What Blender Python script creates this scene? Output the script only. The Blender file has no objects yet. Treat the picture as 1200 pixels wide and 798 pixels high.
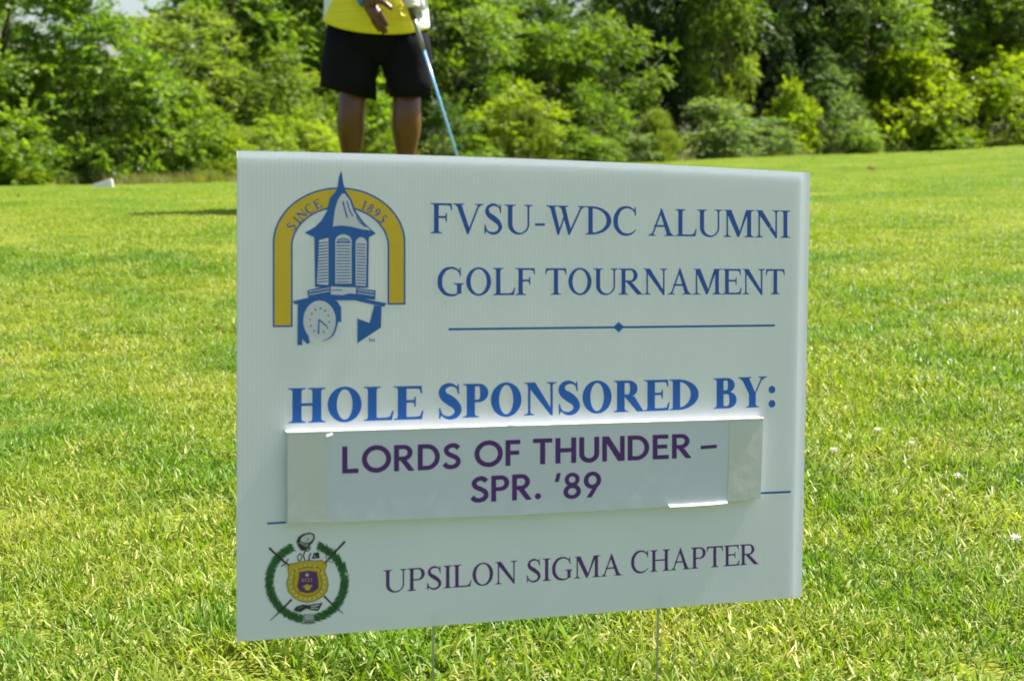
import bpy, bmesh, math, random
import numpy as np
from mathutils import Vector, Matrix, Quaternion
from mathutils.geometry import tessellate_polygon

scene = bpy.context.scene
COL = scene.collection
R = math.radians
rnd = random.Random(7)

# ------------------------------------------------------------------ camera
FPX, YH, CZ = 1700.0, 155.0, 0.62            # focal length and horizon in pixels of the 1200x798 frame, camera height
PITCH = math.atan((399 - YH) / FPX)
cd = bpy.data.cameras.new('camera'); cam = bpy.data.objects.new('camera', cd); COL.objects.link(cam)
scene.camera = cam
cam.location = (0, 0, CZ)
cam.rotation_euler = (math.pi / 2 - PITCH, 0, 0)
cd.sensor_width = 36; cd.lens = FPX * 36 / 1200
cd.clip_start = 0.02; cd.clip_end = 2000
cd.dof.use_dof = True; cd.dof.focus_distance = 1.95; cd.dof.aperture_fstop = 9.5

# ------------------------------------------------------------------ light
SUN_EL, SUN_PH = 54.5, 26.0                  # elevation, angle behind the +X axis
world = bpy.data.worlds.new("World"); scene.world = world; world.use_nodes = True
wn = world.node_tree
sky = wn.nodes.new('ShaderNodeTexSky'); sky.sky_type = 'NISHITA'; sky.sun_disc = False
sky.sun_elevation = R(SUN_EL); sky.sun_rotation = R(90 - SUN_PH)
sky.air_density = 1.0; sky.dust_density = 2.5; sky.ozone_density = 1.0
wn.links.new(sky.outputs[0], wn.nodes['Background'].inputs[0])
wn.nodes['Background'].inputs[1].default_value = 0.078
sl = bpy.data.lights.new('sun', 'SUN'); sun = bpy.data.objects.new('sun', sl); COL.objects.link(sun)
sl.energy = 5.0; sl.angle = R(0.55); sl.color = (1.0, 0.95, 0.85)
sdir = Vector((math.cos(R(SUN_EL)) * math.cos(R(SUN_PH)), math.cos(R(SUN_EL)) * math.sin(R(SUN_PH)), math.sin(R(SUN_EL))))
sun.rotation_euler = sdir.to_track_quat('Z', 'Y').to_euler()
scene.view_settings.view_transform = 'Standard'; scene.view_settings.look = 'None'
scene.view_settings.exposure = 1.38; scene.view_settings.gamma = 1.0
scene.render.engine = 'CYCLES'
try:
    scene.cycles.use_denoising = True
    scene.cycles.denoiser = 'OPENIMAGEDENOISE'
except Exception:
    pass
scene.cycles.max_bounces = 8; scene.cycles.transmission_bounces = 6; scene.cycles.diffuse_bounces = 5

# ------------------------------------------------------------------ helpers
def tag(o, label=None, cat=None, group=None, kind=None):
    if label: o['label'] = label
    if cat: o['category'] = cat
    if group: o['group'] = group
    if kind: o['kind'] = kind
    return o
def empty(name, loc=(0, 0, 0), rot=(0, 0, 0)):
    o = bpy.data.objects.new(name, None); o.empty_display_size = .1
    COL.objects.link(o); o.location = loc; o.rotation_euler = rot
    return o
def link_mesh(name, me, m=None, parent=None):
    if m is not None and len(me.materials) == 0:
        for q in (m if isinstance(m, (list, tuple)) else [m]): me.materials.append(q)
    o = bpy.data.objects.new(name, me); COL.objects.link(o)
    if parent is not None: o.parent = parent
    return o
def mesh_np(name, verts, tris, smooth=False, attrs=None):
    me = bpy.data.meshes.new(name)
    v = np.asarray(verts, dtype=np.float32); f = np.asarray(tris, dtype=np.int32)
    k = f.shape[1]
    me.vertices.add(len(v)); me.vertices.foreach_set('co', v.ravel())
    me.loops.add(f.size); me.loops.foreach_set('vertex_index', f.ravel())
    me.polygons.add(len(f)); me.polygons.foreach_set('loop_start', np.arange(0, f.size, k, dtype=np.int32))
    try: me.polygons.foreach_set('loop_total', np.full(len(f), k, dtype=np.int32))
    except Exception: pass
    if smooth: me.polygons.foreach_set('use_smooth', np.ones(len(f), dtype=bool))
    for an, arr in (attrs or {}).items():
        a = me.attributes.new(an, 'FLOAT', 'POINT'); a.data.foreach_set('value', np.asarray(arr, dtype=np.float32))
    me.update(); me.validate()
    return me
def mesh_py(name, verts, faces, smooth=False):
    me = bpy.data.meshes.new(name); me.from_pydata([tuple(v) for v in verts], [], [tuple(f) for f in faces])
    if smooth:
        for p in me.polygons: p.use_smooth = True
    me.update(); return me
def loft(rings, seg=24, cap=True):
    """rings: (cx,cy,cz,rx,ry[,tilt quaternion or None]) -> verts, faces"""
    V, F = [], []
    for r in rings:
        c = Vector(r[:3]); q = r[5] if len(r) > 5 else None
        pw = r[6] if len(r) > 6 else 1.0
        for i in range(seg):
            a = 2 * math.pi * i / seg
            ca, sa = math.cos(a), math.sin(a)
            p = Vector((math.copysign(abs(ca) ** pw, ca) * r[3], math.copysign(abs(sa) ** pw, sa) * r[4], 0))
            if q is not None: p = q @ p
            V.append(c + p)
    for k in range(len(rings) - 1):
        for i in range(seg):
            j = (i + 1) % seg
            F.append((k * seg + i, k * seg + j, (k + 1) * seg + j, (k + 1) * seg + i))
    if cap:
        F.append(tuple(range(seg - 1, -1, -1))); F.append(tuple((len(rings) - 1) * seg + i for i in range(seg)))
    return V, F
def tube(path, radii, seg=10):
    """round tube along a path"""
    rings = []
    n = len(path); P = [Vector(p) for p in path]
    for i, p in enumerate(P):
        d = (P[min(i + 1, n - 1)] - P[max(i - 1, 0)]).normalized()
        q = d.to_track_quat('Z', 'Y')
        r = radii[i] if isinstance(radii, (list, tuple)) else radii
        rings.append((p.x, p.y, p.z, r, r, q))
    return loft(rings, seg)
def merge(parts):
    V, F = [], []
    for v, f in parts:
        b = len(V); V += list(v); F += [tuple(i + b for i in q) for q in f]
    return V, F

# ------------------------------------------------------------------ ground shape
EDGE = [(-900, 25, 62), (-300, 28, 62), (0, 32, 60), (275, 36, 53), (540, 42, 37), (800, 48, 29), (1000, 54, 22), (1200, 60, 12), (1600, 72, 4), (2200, 80, 0)]
def slope_of(row):
    c, s_ = math.cos(PITCH), math.sin(PITCH); dz = -(row - 399) / FPX
    return -(-s_ + dz * c) / (c + dz * s_)
EDGE = [(a, b, slope_of(YH + c + 5) * FPX) for a, b, c in EDGE]
XK = 1 / (math.cos(PITCH) + (399 - 170) / FPX * math.sin(PITCH))
def edge_at(px):
    xs = [e[0] for e in EDGE]
    return np.interp(px, xs, [e[1] for e in EDGE]), np.interp(px, xs, [e[2] for e in EDGE])
def gz_np(x, y):
    """height of the lawn: level by the sign, a raised tee beyond it, then falling to the wood"""
    x = np.asarray(x, float); y = np.asarray(y, float)
    yy = np.maximum(y, 3.0)
    px = np.clip(x / yy * FPX / XK + 600, -900, 2200)
    D, dy = edge_at(px)
    hdE = dy / FPX * D
    zE = CZ - hdE
    t = np.clip((y - 2.0) / 5.6, 0, 1); near = 0.215 * (t * t * (3 - 2 * t))
    u = np.clip((y - 7.6) / np.maximum(D - 7.6, 1), 0, 1.6)
    far = 0.215 + (zE - 0.215) * u
    z = np.where(y < 7.6, near, far)
    z = z + 0.012 * np.sin(x * 1.3 + 1) * np.sin(y * 0.9) * np.clip(y / 6, 0, 1) + 0.03 * np.sin(x * .35 + y * .22) * np.clip((y - 10) / 10, 0, 1)
    return z
def gz(x, y): return float(gz_np(x, y))
def ray(px, py):
    d = Vector(((px - 600) / FPX, 1.0, -(py - 399) / FPX))
    c, s = math.cos(PITCH), math.sin(PITCH)
    return Vector((d.x, d.y * c + d.z * s, -d.y * s + d.z * c))
def at_depth(px, D):
    x = (px - 600) / FPX * D * XK
    return Vector((x, D, gz(x, D)))
def on_ground(px, py):
    d = ray(px, py); o = Vector((0, 0, CZ)); t = 0.8
    while t < 90:
        p = o + d * t
        if p.z <= gz(p.x, p.y): break
        t *= 1.004
    return Vector((p.x, p.y, gz(p.x, p.y)))

# ------------------------------------------------------------------ materials
def mat(name, color=(.5, .5, .5), rough=.6, spec=.5, noise=None, translucent=0, tcol=None, bump=None, metallic=0, coat=0):
    m = bpy.data.materials.new(name); m.use_nodes = True
    nt = m.node_tree; N = nt.nodes; L = nt.links
    b = N['Principled BSDF']; b.inputs['Base Color'].default_value = (*color, 1); b.inputs['Roughness'].default_value = rough
    b.inputs['Specular IOR Level'].default_value = spec; b.inputs['Metallic'].default_value = metallic
    b.inputs['Coat Weight'].default_value = coat
    out = N['Material Output']
    colsock = None
    if noise:
        sc, amt, c2 = noise
        tc = N.new('ShaderNodeTexCoord'); nz = N.new('ShaderNodeTexNoise'); nz.inputs['Scale'].default_value = sc; nz.inputs['Detail'].default_value = 6
        L.new(tc.outputs['Object'], nz.inputs['Vector'])
        mx = N.new('ShaderNodeMix'); mx.data_type = 'RGBA'
        mr = N.new('ShaderNodeMapRange'); mr.inputs[1].default_value = .35; mr.inputs[2].default_value = .65; mr.inputs[4].default_value = amt
        L.new(nz.outputs['Fac'], mr.inputs[0]); L.new(mr.outputs[0], mx.inputs['Factor'])
        mx.inputs[6].default_value = (*color, 1); mx.inputs[7].default_value = (*c2, 1)
        L.new(mx.outputs[2], b.inputs['Base Color']); colsock = mx.outputs[2]
    if bump:
        sc, st = bump
        tc = N.new('ShaderNodeTexCoord'); nz = N.new('ShaderNodeTexNoise'); nz.inputs['Scale'].default_value = sc; nz.inputs['Detail'].default_value = 5
        L.new(tc.outputs['Object'], nz.inputs['Vector'])
        bp = N.new('ShaderNodeBump'); bp.inputs['Strength'].default_value = st; bp.inputs['Distance'].default_value = .01
        L.new(nz.outputs['Fac'], bp.inputs['Height']); L.new(bp.outputs[0], b.inputs['Normal'])
    if translucent:
        t = N.new('ShaderNodeBsdfTranslucent'); t.inputs[0].default_value = (*(tcol or color), 1)
        ms = N.new('ShaderNodeMixShader'); ms.inputs[0].default_value = translucent
        L.new(b.outputs[0], ms.inputs[1]); L.new(t.outputs[0], ms.inputs[2]); L.new(ms.outputs[0], out.inputs[0])
    return m

def leaf_mat(name, base, sat=1.0, tint_to=None, trans=.38, rough=.42, world_noise=None, from_object=False, tboost=(1.5, 1.6, .55), spec=.45, patch=None):
    """leaf or blade: tint attribute shifts the colour leaf by leaf"""
    m = bpy.data.materials.new(name); m.use_nodes = True
    nt = m.node_tree; N = nt.nodes; L = nt.links
    b = N['Principled BSDF']; out = N['Material Output']
    at = N.new('ShaderNodeAttribute'); at.attribute_name = 'tint'
    mx = N.new('ShaderNodeMix'); mx.data_type = 'RGBA'
    fac = at.outputs['Fac']
    if patch:
        ge2 = N.new('ShaderNodeNewGeometry'); nq = N.new('ShaderNodeTexNoise'); nq.inputs['Scale'].default_value = patch[0]; nq.inputs['Detail'].default_value = 7; nq.inputs['Roughness'].default_value = .62
        L.new(ge2.outputs['Position'], nq.inputs['Vector'])
        mq = N.new('ShaderNodeMapRange'); mq.inputs[1].default_value = .48; mq.inputs[2].default_value = .66; mq.inputs[4].default_value = patch[1]
        L.new(nq.outputs['Fac'], mq.inputs[0])
        aq = N.new('ShaderNodeMath'); aq.operation = 'ADD'; aq.use_clamp = True; L.new(fac, aq.inputs[0]); L.new(mq.outputs[0], aq.inputs[1]); fac = aq.outputs[0]
    L.new(fac, mx.inputs['Factor'])
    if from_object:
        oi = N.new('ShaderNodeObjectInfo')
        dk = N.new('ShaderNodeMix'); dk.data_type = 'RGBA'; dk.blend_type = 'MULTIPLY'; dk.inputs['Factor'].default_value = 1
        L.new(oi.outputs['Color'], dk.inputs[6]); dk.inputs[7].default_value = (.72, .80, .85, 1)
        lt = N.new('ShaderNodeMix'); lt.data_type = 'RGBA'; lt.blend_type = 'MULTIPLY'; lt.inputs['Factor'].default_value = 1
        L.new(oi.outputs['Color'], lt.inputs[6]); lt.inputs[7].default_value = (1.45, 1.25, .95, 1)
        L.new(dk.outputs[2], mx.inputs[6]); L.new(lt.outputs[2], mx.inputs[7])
    else:
        mx.inputs[6].default_value = (*base, 1); mx.inputs[7].default_value = (*tint_to, 1)
    csock = mx.outputs[2]
    if world_noise:
        sc, c2, amt = world_noise
        ge = N.new('ShaderNodeNewGeometry'); nz = N.new('ShaderNodeTexNoise'); nz.inputs['Scale'].default_value = sc; nz.inputs['Detail'].default_value = 4
        L.new(ge.outputs['Position'], nz.inputs['Vector'])
        mr = N.new('ShaderNodeMapRange'); mr.inputs[1].default_value = .42; mr.inputs[2].default_value = .62; mr.inputs[4].default_value = amt
        L.new(nz.outputs['Fac'], mr.inputs[0])
        m2 = N.new('ShaderNodeMix'); m2.data_type = 'RGBA'; m2.blend_type = 'MULTIPLY'
        L.new(mr.outputs[0], m2.inputs['Factor']); L.new(csock, m2.inputs[6]); m2.inputs[7].default_value = (*c2, 1)
        csock = m2.outputs[2]
    L.new(csock, b.inputs['Base Color']); b.inputs['Roughness'].default_value = rough; b.inputs['Specular IOR Level'].default_value = spec
    t = N.new('ShaderNodeBsdfTranslucent')
    tm = N.new('ShaderNodeMix'); tm.data_type = 'RGBA'; tm.blend_type = 'MULTIPLY'; tm.inputs['Factor'].default_value = 1
    tm.clamp_result = False
    L.new(csock, tm.inputs[6]); tm.inputs[7].default_value = (*tboost, 1); L.new(tm.outputs[2], t.inputs[0])
    ms = N.new('ShaderNodeMixShader'); ms.inputs[0].default_value = trans
    L.new(b.outputs[0], ms.inputs[1]); L.new(t.outputs[0], ms.inputs[2]); L.new(ms.outputs[0], out.inputs[0])
    return m

M = {}
M['leaf'] = leaf_mat('leaf', None, from_object=True, trans=.48, rough=.45, spec=.33, tboost=(1.6, 1.65, .5))
M['needle'] = leaf_mat('needle', None, from_object=True, trans=.25, rough=.6)
M['bark'] = mat('bark', (.10, .085, .065), .9, .2, noise=(6, 1, (.17, .15, .12)), bump=(14, .7))
M['grass'] = leaf_mat('grass', (.160, .258, .006), tint_to=(.48, .43, .12), trans=.38, rough=.5, spec=.25, world_noise=(1.3, (.55, .78, .7), .85), tboost=(1.4, 1.45, .5), patch=(.55, .28))
M['grass_near'] = leaf_mat('grass_near', (.146, .250, .003), tint_to=(.50, .43, .13), trans=.38, rough=.48, spec=.3, world_noise=(2.2, (.50, .76, .6), .9), tboost=(1.4, 1.5, .5), patch=(1.7, .34))
M['weed'] = leaf_mat('weed', (.10, .15, .03), tint_to=(.34, .30, .12), trans=.3, rough=.6)
M['straw'] = mat('straw', (.42, .36, .17), .6, .3, noise=(30, .6, (.30, .26, .12)), translucent=.25)

def ground_material():
    m = bpy.data.materials.new('lawn_soil'); m.use_nodes = True
    nt = m.node_tree; N = nt.nodes; L = nt.links; b = N['Principled BSDF']
    ge = N.new('ShaderNodeNewGeometry')
    n1 = N.new('ShaderNodeTexNoise'); n1.inputs['Scale'].default_value = 75; n1.inputs['Detail'].default_value = 8
    n2 = N.new('ShaderNodeTexNoise'); n2.inputs['Scale'].default_value = .7; n2.inputs['Detail'].default_value = 5
    L.new(ge.outputs['Position'], n1.inputs['Vector']); L.new(ge.outputs['Position'], n2.inputs['Vector'])
    r1 = N.new('ShaderNodeValToRGB'); e = r1.color_ramp.elements
    e[0].position = .35; e[0].color = (.080, .090, .016, 1); e[1].position = .66; e[1].color = (.26, .30, .035, 1)
    L.new(n1.outputs['Fac'], r1.inputs[0])
    r2 = N.new('ShaderNodeValToRGB'); e = r2.color_ramp.elements
    e[0].position = .35; e[0].color = (.80, .88, .8, 1); e[1].position = .68; e[1].color = (1.1, 1.05, .9, 1)
    L.new(n2.outputs['Fac'], r2.inputs[0])
    mx = N.new('ShaderNodeMix'); mx.data_type = 'RGBA'; mx.blend_type = 'MULTIPLY'; mx.inputs['Factor'].default_value = 1
    L.new(r1.outputs[0], mx.inputs[6]); L.new(r2.outputs[0], mx.inputs[7]); L.new(mx.outputs[2], b.inputs['Base Color'])
    b.inputs['Roughness'].default_value = .95; b.inputs['Specular IOR Level'].default_value = .1
    bp = N.new('ShaderNodeBump'); bp.inputs['Strength'].default_value = .8; bp.inputs['Distance'].default_value = .02
    L.new(n1.outputs['Fac'], bp.inputs['Height']); L.new(bp.outputs[0], b.inputs['Normal'])
    return m
M['ground'] = ground_material()

# ------------------------------------------------------------------ the ground sheet
xs = np.concatenate([np.linspace(-600, -60, 12, endpoint=False), np.linspace(-60, -8, 60, endpoint=False), np.linspace(-8, 8, 90, endpoint=False), np.linspace(8, 60, 60, endpoint=False), np.linspace(60, 600, 13)])
ys = np.concatenate([np.linspace(-300, -6, 10, endpoint=False), np.linspace(-6, 12, 100, endpoint=False), np.linspace(12, 95, 110, endpoint=False), np.linspace(95, 900, 16)])
X, Y = np.meshgrid(xs, ys); Z = gz_np(X, Y)
nx, ny = len(xs), len(ys)
ii = (np.arange(ny - 1)[:, None] * nx + np.arange(nx - 1)[None, :]).ravel()
g = link_mesh('ground', mesh_np('ground', np.stack([X, Y, Z], -1).reshape(-1, 3), np.stack([ii, ii + 1, ii + nx + 1, ii + nx], -1), smooth=True), M['ground'])
tag(g, kind='structure')

M['litter'] = mat('leaf_litter', (.045, .038, .022), .95, .1, noise=(2.5, .8, (.035, .055, .015)), bump=(12, .8))
V, F = [], []
cols = [-900 + i * 62 for i in range(51)]
for a in cols:
    D, _ = edge_at(a)
    for k, q in enumerate((1.2, 3, 6, 12, 22, 40)):
        x_, y_ = (a - 600) / FPX * (float(D) + q) * XK, float(D) + q
        V.append((x_, y_, gz(x_, y_) + .004 + (.10 if k else -.02)))
for i in range(50):
    for k in range(5):
        b = i * 6 + k; F.append((b, b + 6, b + 7, b + 1))
tag(link_mesh('forest_floor', mesh_py('forest_floor', V, F, smooth=True), M['litter']), kind='structure')

# ------------------------------------------------------------------ grass: tufts of separate blades, instanced
def tuft(name, seed, n, radius, h, w, straw=.16, lean=.5, var=.34, m='grass'):
    r = np.random.RandomState(seed)
    V, F, T = [], [], []
    for k in range(n):
        a = r.uniform(0, 2 * math.pi); q = radius * math.sqrt(r.uniform())
        bx, by = q * math.cos(a), q * math.sin(a)
        dead = r.uniform() < straw
        L = h * r.uniform(.5, 1.15) * (.62 if dead else 1); W = w * r.uniform(.7, 1.3)
        az = r.uniform(0, 2 * math.pi); th = r.uniform(.1, lean) if not dead else r.uniform(.8, 1.45)
        if r.uniform() < .25: th = r.uniform(.6, 1.25)
        dx, dy = math.cos(az), math.sin(az)
        f = az + math.pi / 2 + r.uniform(-.7, .7); sx, sy = math.cos(f), math.sin(f)
        p = np.array([bx, by, 0.0 if not dead else r.uniform(0.002, h * .45)])
        b0 = len(V); steps = 3; ang = th
        for s in range(steps + 1):
            ww = W * (1 - (s / steps) ** 2.2) * .5
            if s < steps:
                V.append(p + np.array([sx, sy, .15]) * ww); V.append(p - np.array([sx, sy, .15]) * ww)
                t0 = (.62 + .38 * r.uniform()) if dead else r.uniform(0, var) + (.10 if s == 0 else 0)
                T += [t0, t0]
            else:
                V.append(p); T.append(T[-1])
            d = np.array([dx * math.sin(ang), dy * math.sin(ang), math.cos(ang)]); p = p + d * L / steps; p[2] = max(p[2], .001)
            ang = min(ang + r.uniform(.1, .45), 2.0)
        for s in range(steps - 1):
            q0 = b0 + 2 * s; F += [(q0, q0 + 1, q0 + 3), (q0, q0 + 3, q0 + 2)]
        q0 = b0 + 2 * (steps - 1); F.append((q0, q0 + 1, q0 + 2))
    me = mesh_np(name, V, F, attrs={'tint': T}, smooth=True)
    me.materials.append(M[m])
    return bpy.data.objects.new(name, me)

def scatter(name, sources, P, rot, scl, pick, label, cat, mats=None):
    """one 'stuff' object: a mesh of points, each carrying one tuft through geometry nodes"""
    col = bpy.data.collections.new(name + '_sources')
    for o in sources: col.objects.link(o)
    me = bpy.data.meshes.new(name); P = np.asarray(P, np.float32)
    me.vertices.add(len(P)); me.vertices.foreach_set('co', P.ravel())
    a = me.attributes.new('rot', 'FLOAT_VECTOR', 'POINT'); a.data.foreach_set('vector', np.asarray(rot, np.float32).ravel())
    a = me.attributes.new('scl', 'FLOAT', 'POINT'); a.data.foreach_set('value', np.asarray(scl, np.float32))
    a = me.attributes.new('pick', 'INT', 'POINT'); a.data.foreach_set('value', np.asarray(pick, np.int32))
    ob = link_mesh(name, me)
    ng = bpy.data.node_groups.new(name, 'GeometryNodeTree')
    ng.interface.new_socket('Geometry', in_out='INPUT', socket_type='NodeSocketGeometry')
    ng.interface.new_socket('Geometry', in_out='OUTPUT', socket_type='NodeSocketGeometry')
    N = ng.nodes; L = ng.links
    gi = N.new('NodeGroupInput'); go = N.new('NodeGroupOutput')
    ip = N.new('GeometryNodeInstanceOnPoints'); ci = N.new('GeometryNodeCollectionInfo')
    ci.inputs['Collection'].default_value = col; ci.inputs['Separate Children'].default_value = True; ci.inputs['Reset Children'].default_value = True
    def na(nm, ty):
        n = N.new('GeometryNodeInputNamedAttribute'); n.data_type = ty; n.inputs['Name'].default_value = nm
        return [s for s in n.outputs if s.enabled and s.name == 'Attribute'][0]
    L.new(gi.outputs[0], ip.inputs['Points']); L.new(ci.outputs[0], ip.inputs['Instance'])
    ip.inputs['Pick Instance'].default_value = True
    L.new(na('pick', 'INT'), ip.inputs['Instance Index'])
    L.new(na('rot', 'FLOAT_VECTOR'), ip.inputs['Rotation']); L.new(na('scl', 'FLOAT'), ip.inputs['Scale'])
    L.new(ip.outputs[0], go.inputs[0])
    md = ob.modifiers.new('scatter', 'NODES'); md.node_group = ng
    tag(ob, label, cat, kind='stuff')
    return ob

rs = np.random.RandomState(3)
def zone(y0, y1, dens, slope=.46, pad=2.0, xmax=1e9):
    W1 = slope * y1 + pad
    n = int((y1 - y0) * 2 * W1 * dens)
    x = rs.uniform(-W1, W1, n); y = rs.uniform(y0, y1, n)
    k = (np.abs(x) < slope * y + pad)
    x, y = x[k], y[k]
    px = np.clip(x / np.maximum(y, 3) * FPX / XK + 600, -900, 2200); D, _ = edge_at(px)
    k = y < D + 1.0
    return x[k], y[k]
src = [tuft('tuft', 11 + i, 100, .075, .037, .0031, straw=.10 + .04 * i, lean=.8, var=.30, m='grass_near') for i in range(5)]
src += [tuft('tuft', 31 + i, 230, .17, .025, .0040, straw=.08 + .04 * i, lean=.9, var=.26) for i in range(3)]
src += [tuft('tuft', 41 + i, 430, .32, .022, .0064, straw=.03 + .02 * i, lean=1.1, var=.20) for i in range(3)]
PP, RR, SS, KK = [], [], [], []
for (y0, y1, dens, lo, hi, s0, s1) in ((.4, 3.4, 400, 0, 5, .75, 1.15), (3.4, 5.6, 330, 0, 5, .8, 1.15), (5.5, 11, 110, 5, 8, .7, 1.0), (11, 26, 34, 8, 11, .7, 1.0), (26, 78, 11, 8, 11, .85, 1.2)):
    x, y = zone(y0, y1, dens)
    P = np.stack([x, y, gz_np(x, y) - .002], -1); n = len(x)
    PP.append(P); RR.append(np.stack([rs.uniform(-.08, .08, n), rs.uniform(-.08, .08, n), rs.uniform(0, 6.28, n)], -1))
    # patches of longer and shorter growth
    pat = .5 + .5 * np.sin(x * 3.1 + 1.7 * np.sin(y * 2.3)) * np.sin(y * 2.7 + 1.3 * np.sin(x * 1.9))
    SS.append(rs.uniform(s0, s1, n) * (.72 + .5 * pat)); KK.append(rs.randint(lo, hi, n))
scatter('lawn_grass', src, np.concatenate(PP), np.concatenate(RR), np.concatenate(SS), np.concatenate(KK),
        'mown bright green grass with straw coloured blades covering the whole ground', 'grass')

# weeds and seeding grass along the foot of the wood
wsrc = []
for i in range(3):
    r = np.random.RandomState(60 + i); V, F, T = [], [], []
    for k in range(90):
        a = r.uniform(0, 6.28); q = .35 * math.sqrt(r.uniform()); p = np.array([q * math.cos(a), q * math.sin(a), 0])
        L = r.uniform(.12, .42); az = r.uniform(0, 6.28); th = r.uniform(.05, .5); tn = r.uniform(0, .5) if r.uniform() < .65 else r.uniform(.6, 1)
        b0 = len(V)
        for s in range(3):
            w = .016 * (1 - s / 2.2); V += [p + np.array([w, 0, 0]), p - np.array([w, 0, 0])]; T += [tn, tn]
            p = p + np.array([math.cos(az) * math.sin(th), math.sin(az) * math.sin(th), math.cos(th)]) * L / 2; th += .35
        F += [(b0, b0 + 1, b0 + 3, b0 + 2), (b0 + 2, b0 + 3, b0 + 5, b0 + 4)]
    me = mesh_np('weed_clump', V, F, attrs={'tint': T}); me.materials.append(M['weed']); wsrc.append(bpy.data.objects.new('weed_clump', me))
WP = []
for k in range(750):
    px = rnd.uniform(120, 300) if rnd.random() < .5 else (rnd.uniform(1060, 1500) if rnd.random() < .5 else rnd.uniform(-500, 1750)); D, _ = edge_at(px); d = float(D) + rnd.gauss(.4, .6)
    WP.append(at_depth(px, d))
n = len(WP)
scatter('tall_weeds', wsrc, [tuple(p) for p in WP], np.stack([np.zeros(n), np.zeros(n), rs.uniform(0, 6.28, n)], -1), rs.uniform(.5, 1.1, n), rs.randint(0, 3, n),
        'strip of uncut tan and green weeds along the foot of the wood', 'weeds')

# ------------------------------------------------------------------ the sign
W_S, H_S, T_S = .6096, .4572, .004
TL = Vector((-0.25339223, 1.34903481, 0.6028631))
AX = Vector((0.93711099, 0.34644495, -0.04241336)); AY = Vector((-0.34886597, 0.93346736, -0.08325403)); AZ = Vector((0.01074855, 0.09281484, 0.99562537))
BL = TL - AZ * H_S
sign = empty('yard_sign', BL)
sign.matrix_world = Matrix.Translation(BL) @ Matrix((AX, AY, AZ)).transposed().to_4x4()
tag(sign, 'white corrugated plastic golf tournament hole sponsor sign on thin wire stakes', 'sign')
INV = sign.matrix_world.inverted()
def uv(px, py, off=0.0):
    """a point read off the photographed print -> x,z on the sign board (off: in front of it)"""
    o = INV @ Vector((0, 0, CZ)); d = INV.to_3x3() @ ray(px, py)
    t = (-off - o.y) / d.y
    p = o + d * t
    return p.x, p.z

def plastic():
    m = bpy.data.materials.new('corrugated_plastic'); m.use_nodes = True
    nt = m.node_tree; N = nt.nodes; L = nt.links; b = N['Principled BSDF']; out = N['Material Output']
    b.inputs['Roughness'].default_value = .38; b.inputs['Specular IOR Level'].default_value = .45
    tc = N.new('ShaderNodeTexCoord')
    nz = N.new('ShaderNodeTexNoise'); nz.inputs['Scale'].default_value = 9; nz.inputs['Detail'].default_value = 7
    L.new(tc.outputs['Object'], nz.inputs['Vector'])
    cr = N.new('ShaderNodeValToRGB'); e = cr.color_ramp.elements
    e[0].position = .35; e[0].color = (.72, .74, .77, 1); e[1].position = .65; e[1].color = (.76, .775, .80, 1)
    L.new(nz.outputs['Fac'], cr.inputs[0])
    # scuffs: sparse pale specks
    mp = N.new('ShaderNodeMapping'); mp.inputs['Rotation'].default_value = (0, .7, 0); mp.inputs['Scale'].default_value = (260, 1, 60)
    L.new(tc.outputs['Object'], mp.inputs['Vector'])
    sp = N.new('ShaderNodeTexNoise'); sp.inputs['Scale'].default_value = 1.0; sp.inputs['Detail'].default_value = 2
    L.new(mp.outputs[0], sp.inputs['Vector'])
    mr = N.new('ShaderNodeMapRange'); mr.inputs[1].default_value = .72; mr.inputs[2].default_value = .80; mr.inputs[4].default_value = .35
    L.new(sp.outputs['Fac'], mr.inputs[0])
    mx = N.new('ShaderNodeMix'); mx.data_type = 'RGBA'; L.new(mr.outputs[0], mx.inputs['Factor']); L.new(cr.outputs[0], mx.inputs[6]); mx.inputs[7].default_value = (.95, .95, .9, 1)
    L.new(mx.outputs[2], b.inputs['Base Color'])
    wv = N.new('ShaderNodeTexWave'); wv.wave_type = 'BANDS'; wv.bands_direction = 'X'; wv.inputs['Scale'].default_value = 2 * math.pi / .0042 / 20
    L.new(tc.outputs['Object'], wv.inputs['Vector'])
    bp = N.new('ShaderNodeBump'); bp.inputs['Strength'].default_value = .06; bp.inputs['Distance'].default_value = .0004
    L.new(wv.outputs['Fac'], bp.inputs['Height']); L.new(bp.outputs[0], b.inputs['Normal'])
    t = N.new('ShaderNodeBsdfTranslucent'); t.inputs[0].default_value = (.80, .85, .95, 1)
    ms = N.new('ShaderNodeMixShader'); ms.inputs[0].default_value = .30
    L.new(b.outputs[0], ms.inputs[1]); L.new(t.outputs[0], ms.inputs[2]); L.new(ms.outputs[0], out.inputs[0])
    return m
M['plastic'] = plastic()
def bow(x):  return .0030 * 4 * (x / W_S) * (1 - x / W_S)     # the top edge of the sheet stands a little high in the middle
V, F = [], []
NR = 145
xr = [i * W_S / NR for i in range(NR + 1)]
for x in xr:
    V += [(x, -T_S / 2, 0), (x, -T_S / 2, H_S + bow(x)), (x, T_S / 2, 0), (x, T_S / 2, H_S + bow(x))]
for i in range(NR + 1):
    a = 4 * i
    if i < NR - 1: F.append((a, a + 1, a + 3, a + 2))
    if i < NR: F += [(a, a + 4, a + 5, a + 1), (a + 2, a + 3, a + 7, a + 6)]
pm = mesh_py('panel', V, F)
M['rib'] = mat('plastic_rib', (.9, .92, .95), .6, .2, translucent=.5, tcol=(.95, .97, 1.0))
pm.materials.append(M['plastic']); pm.materials.append(M['rib'])
pm.polygons.foreach_set('material_index', [1 if 0 < f[0] and f[1] == f[0] + 1 else 0 for f in F])
link_mesh('panel', pm, None, sign)

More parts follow.
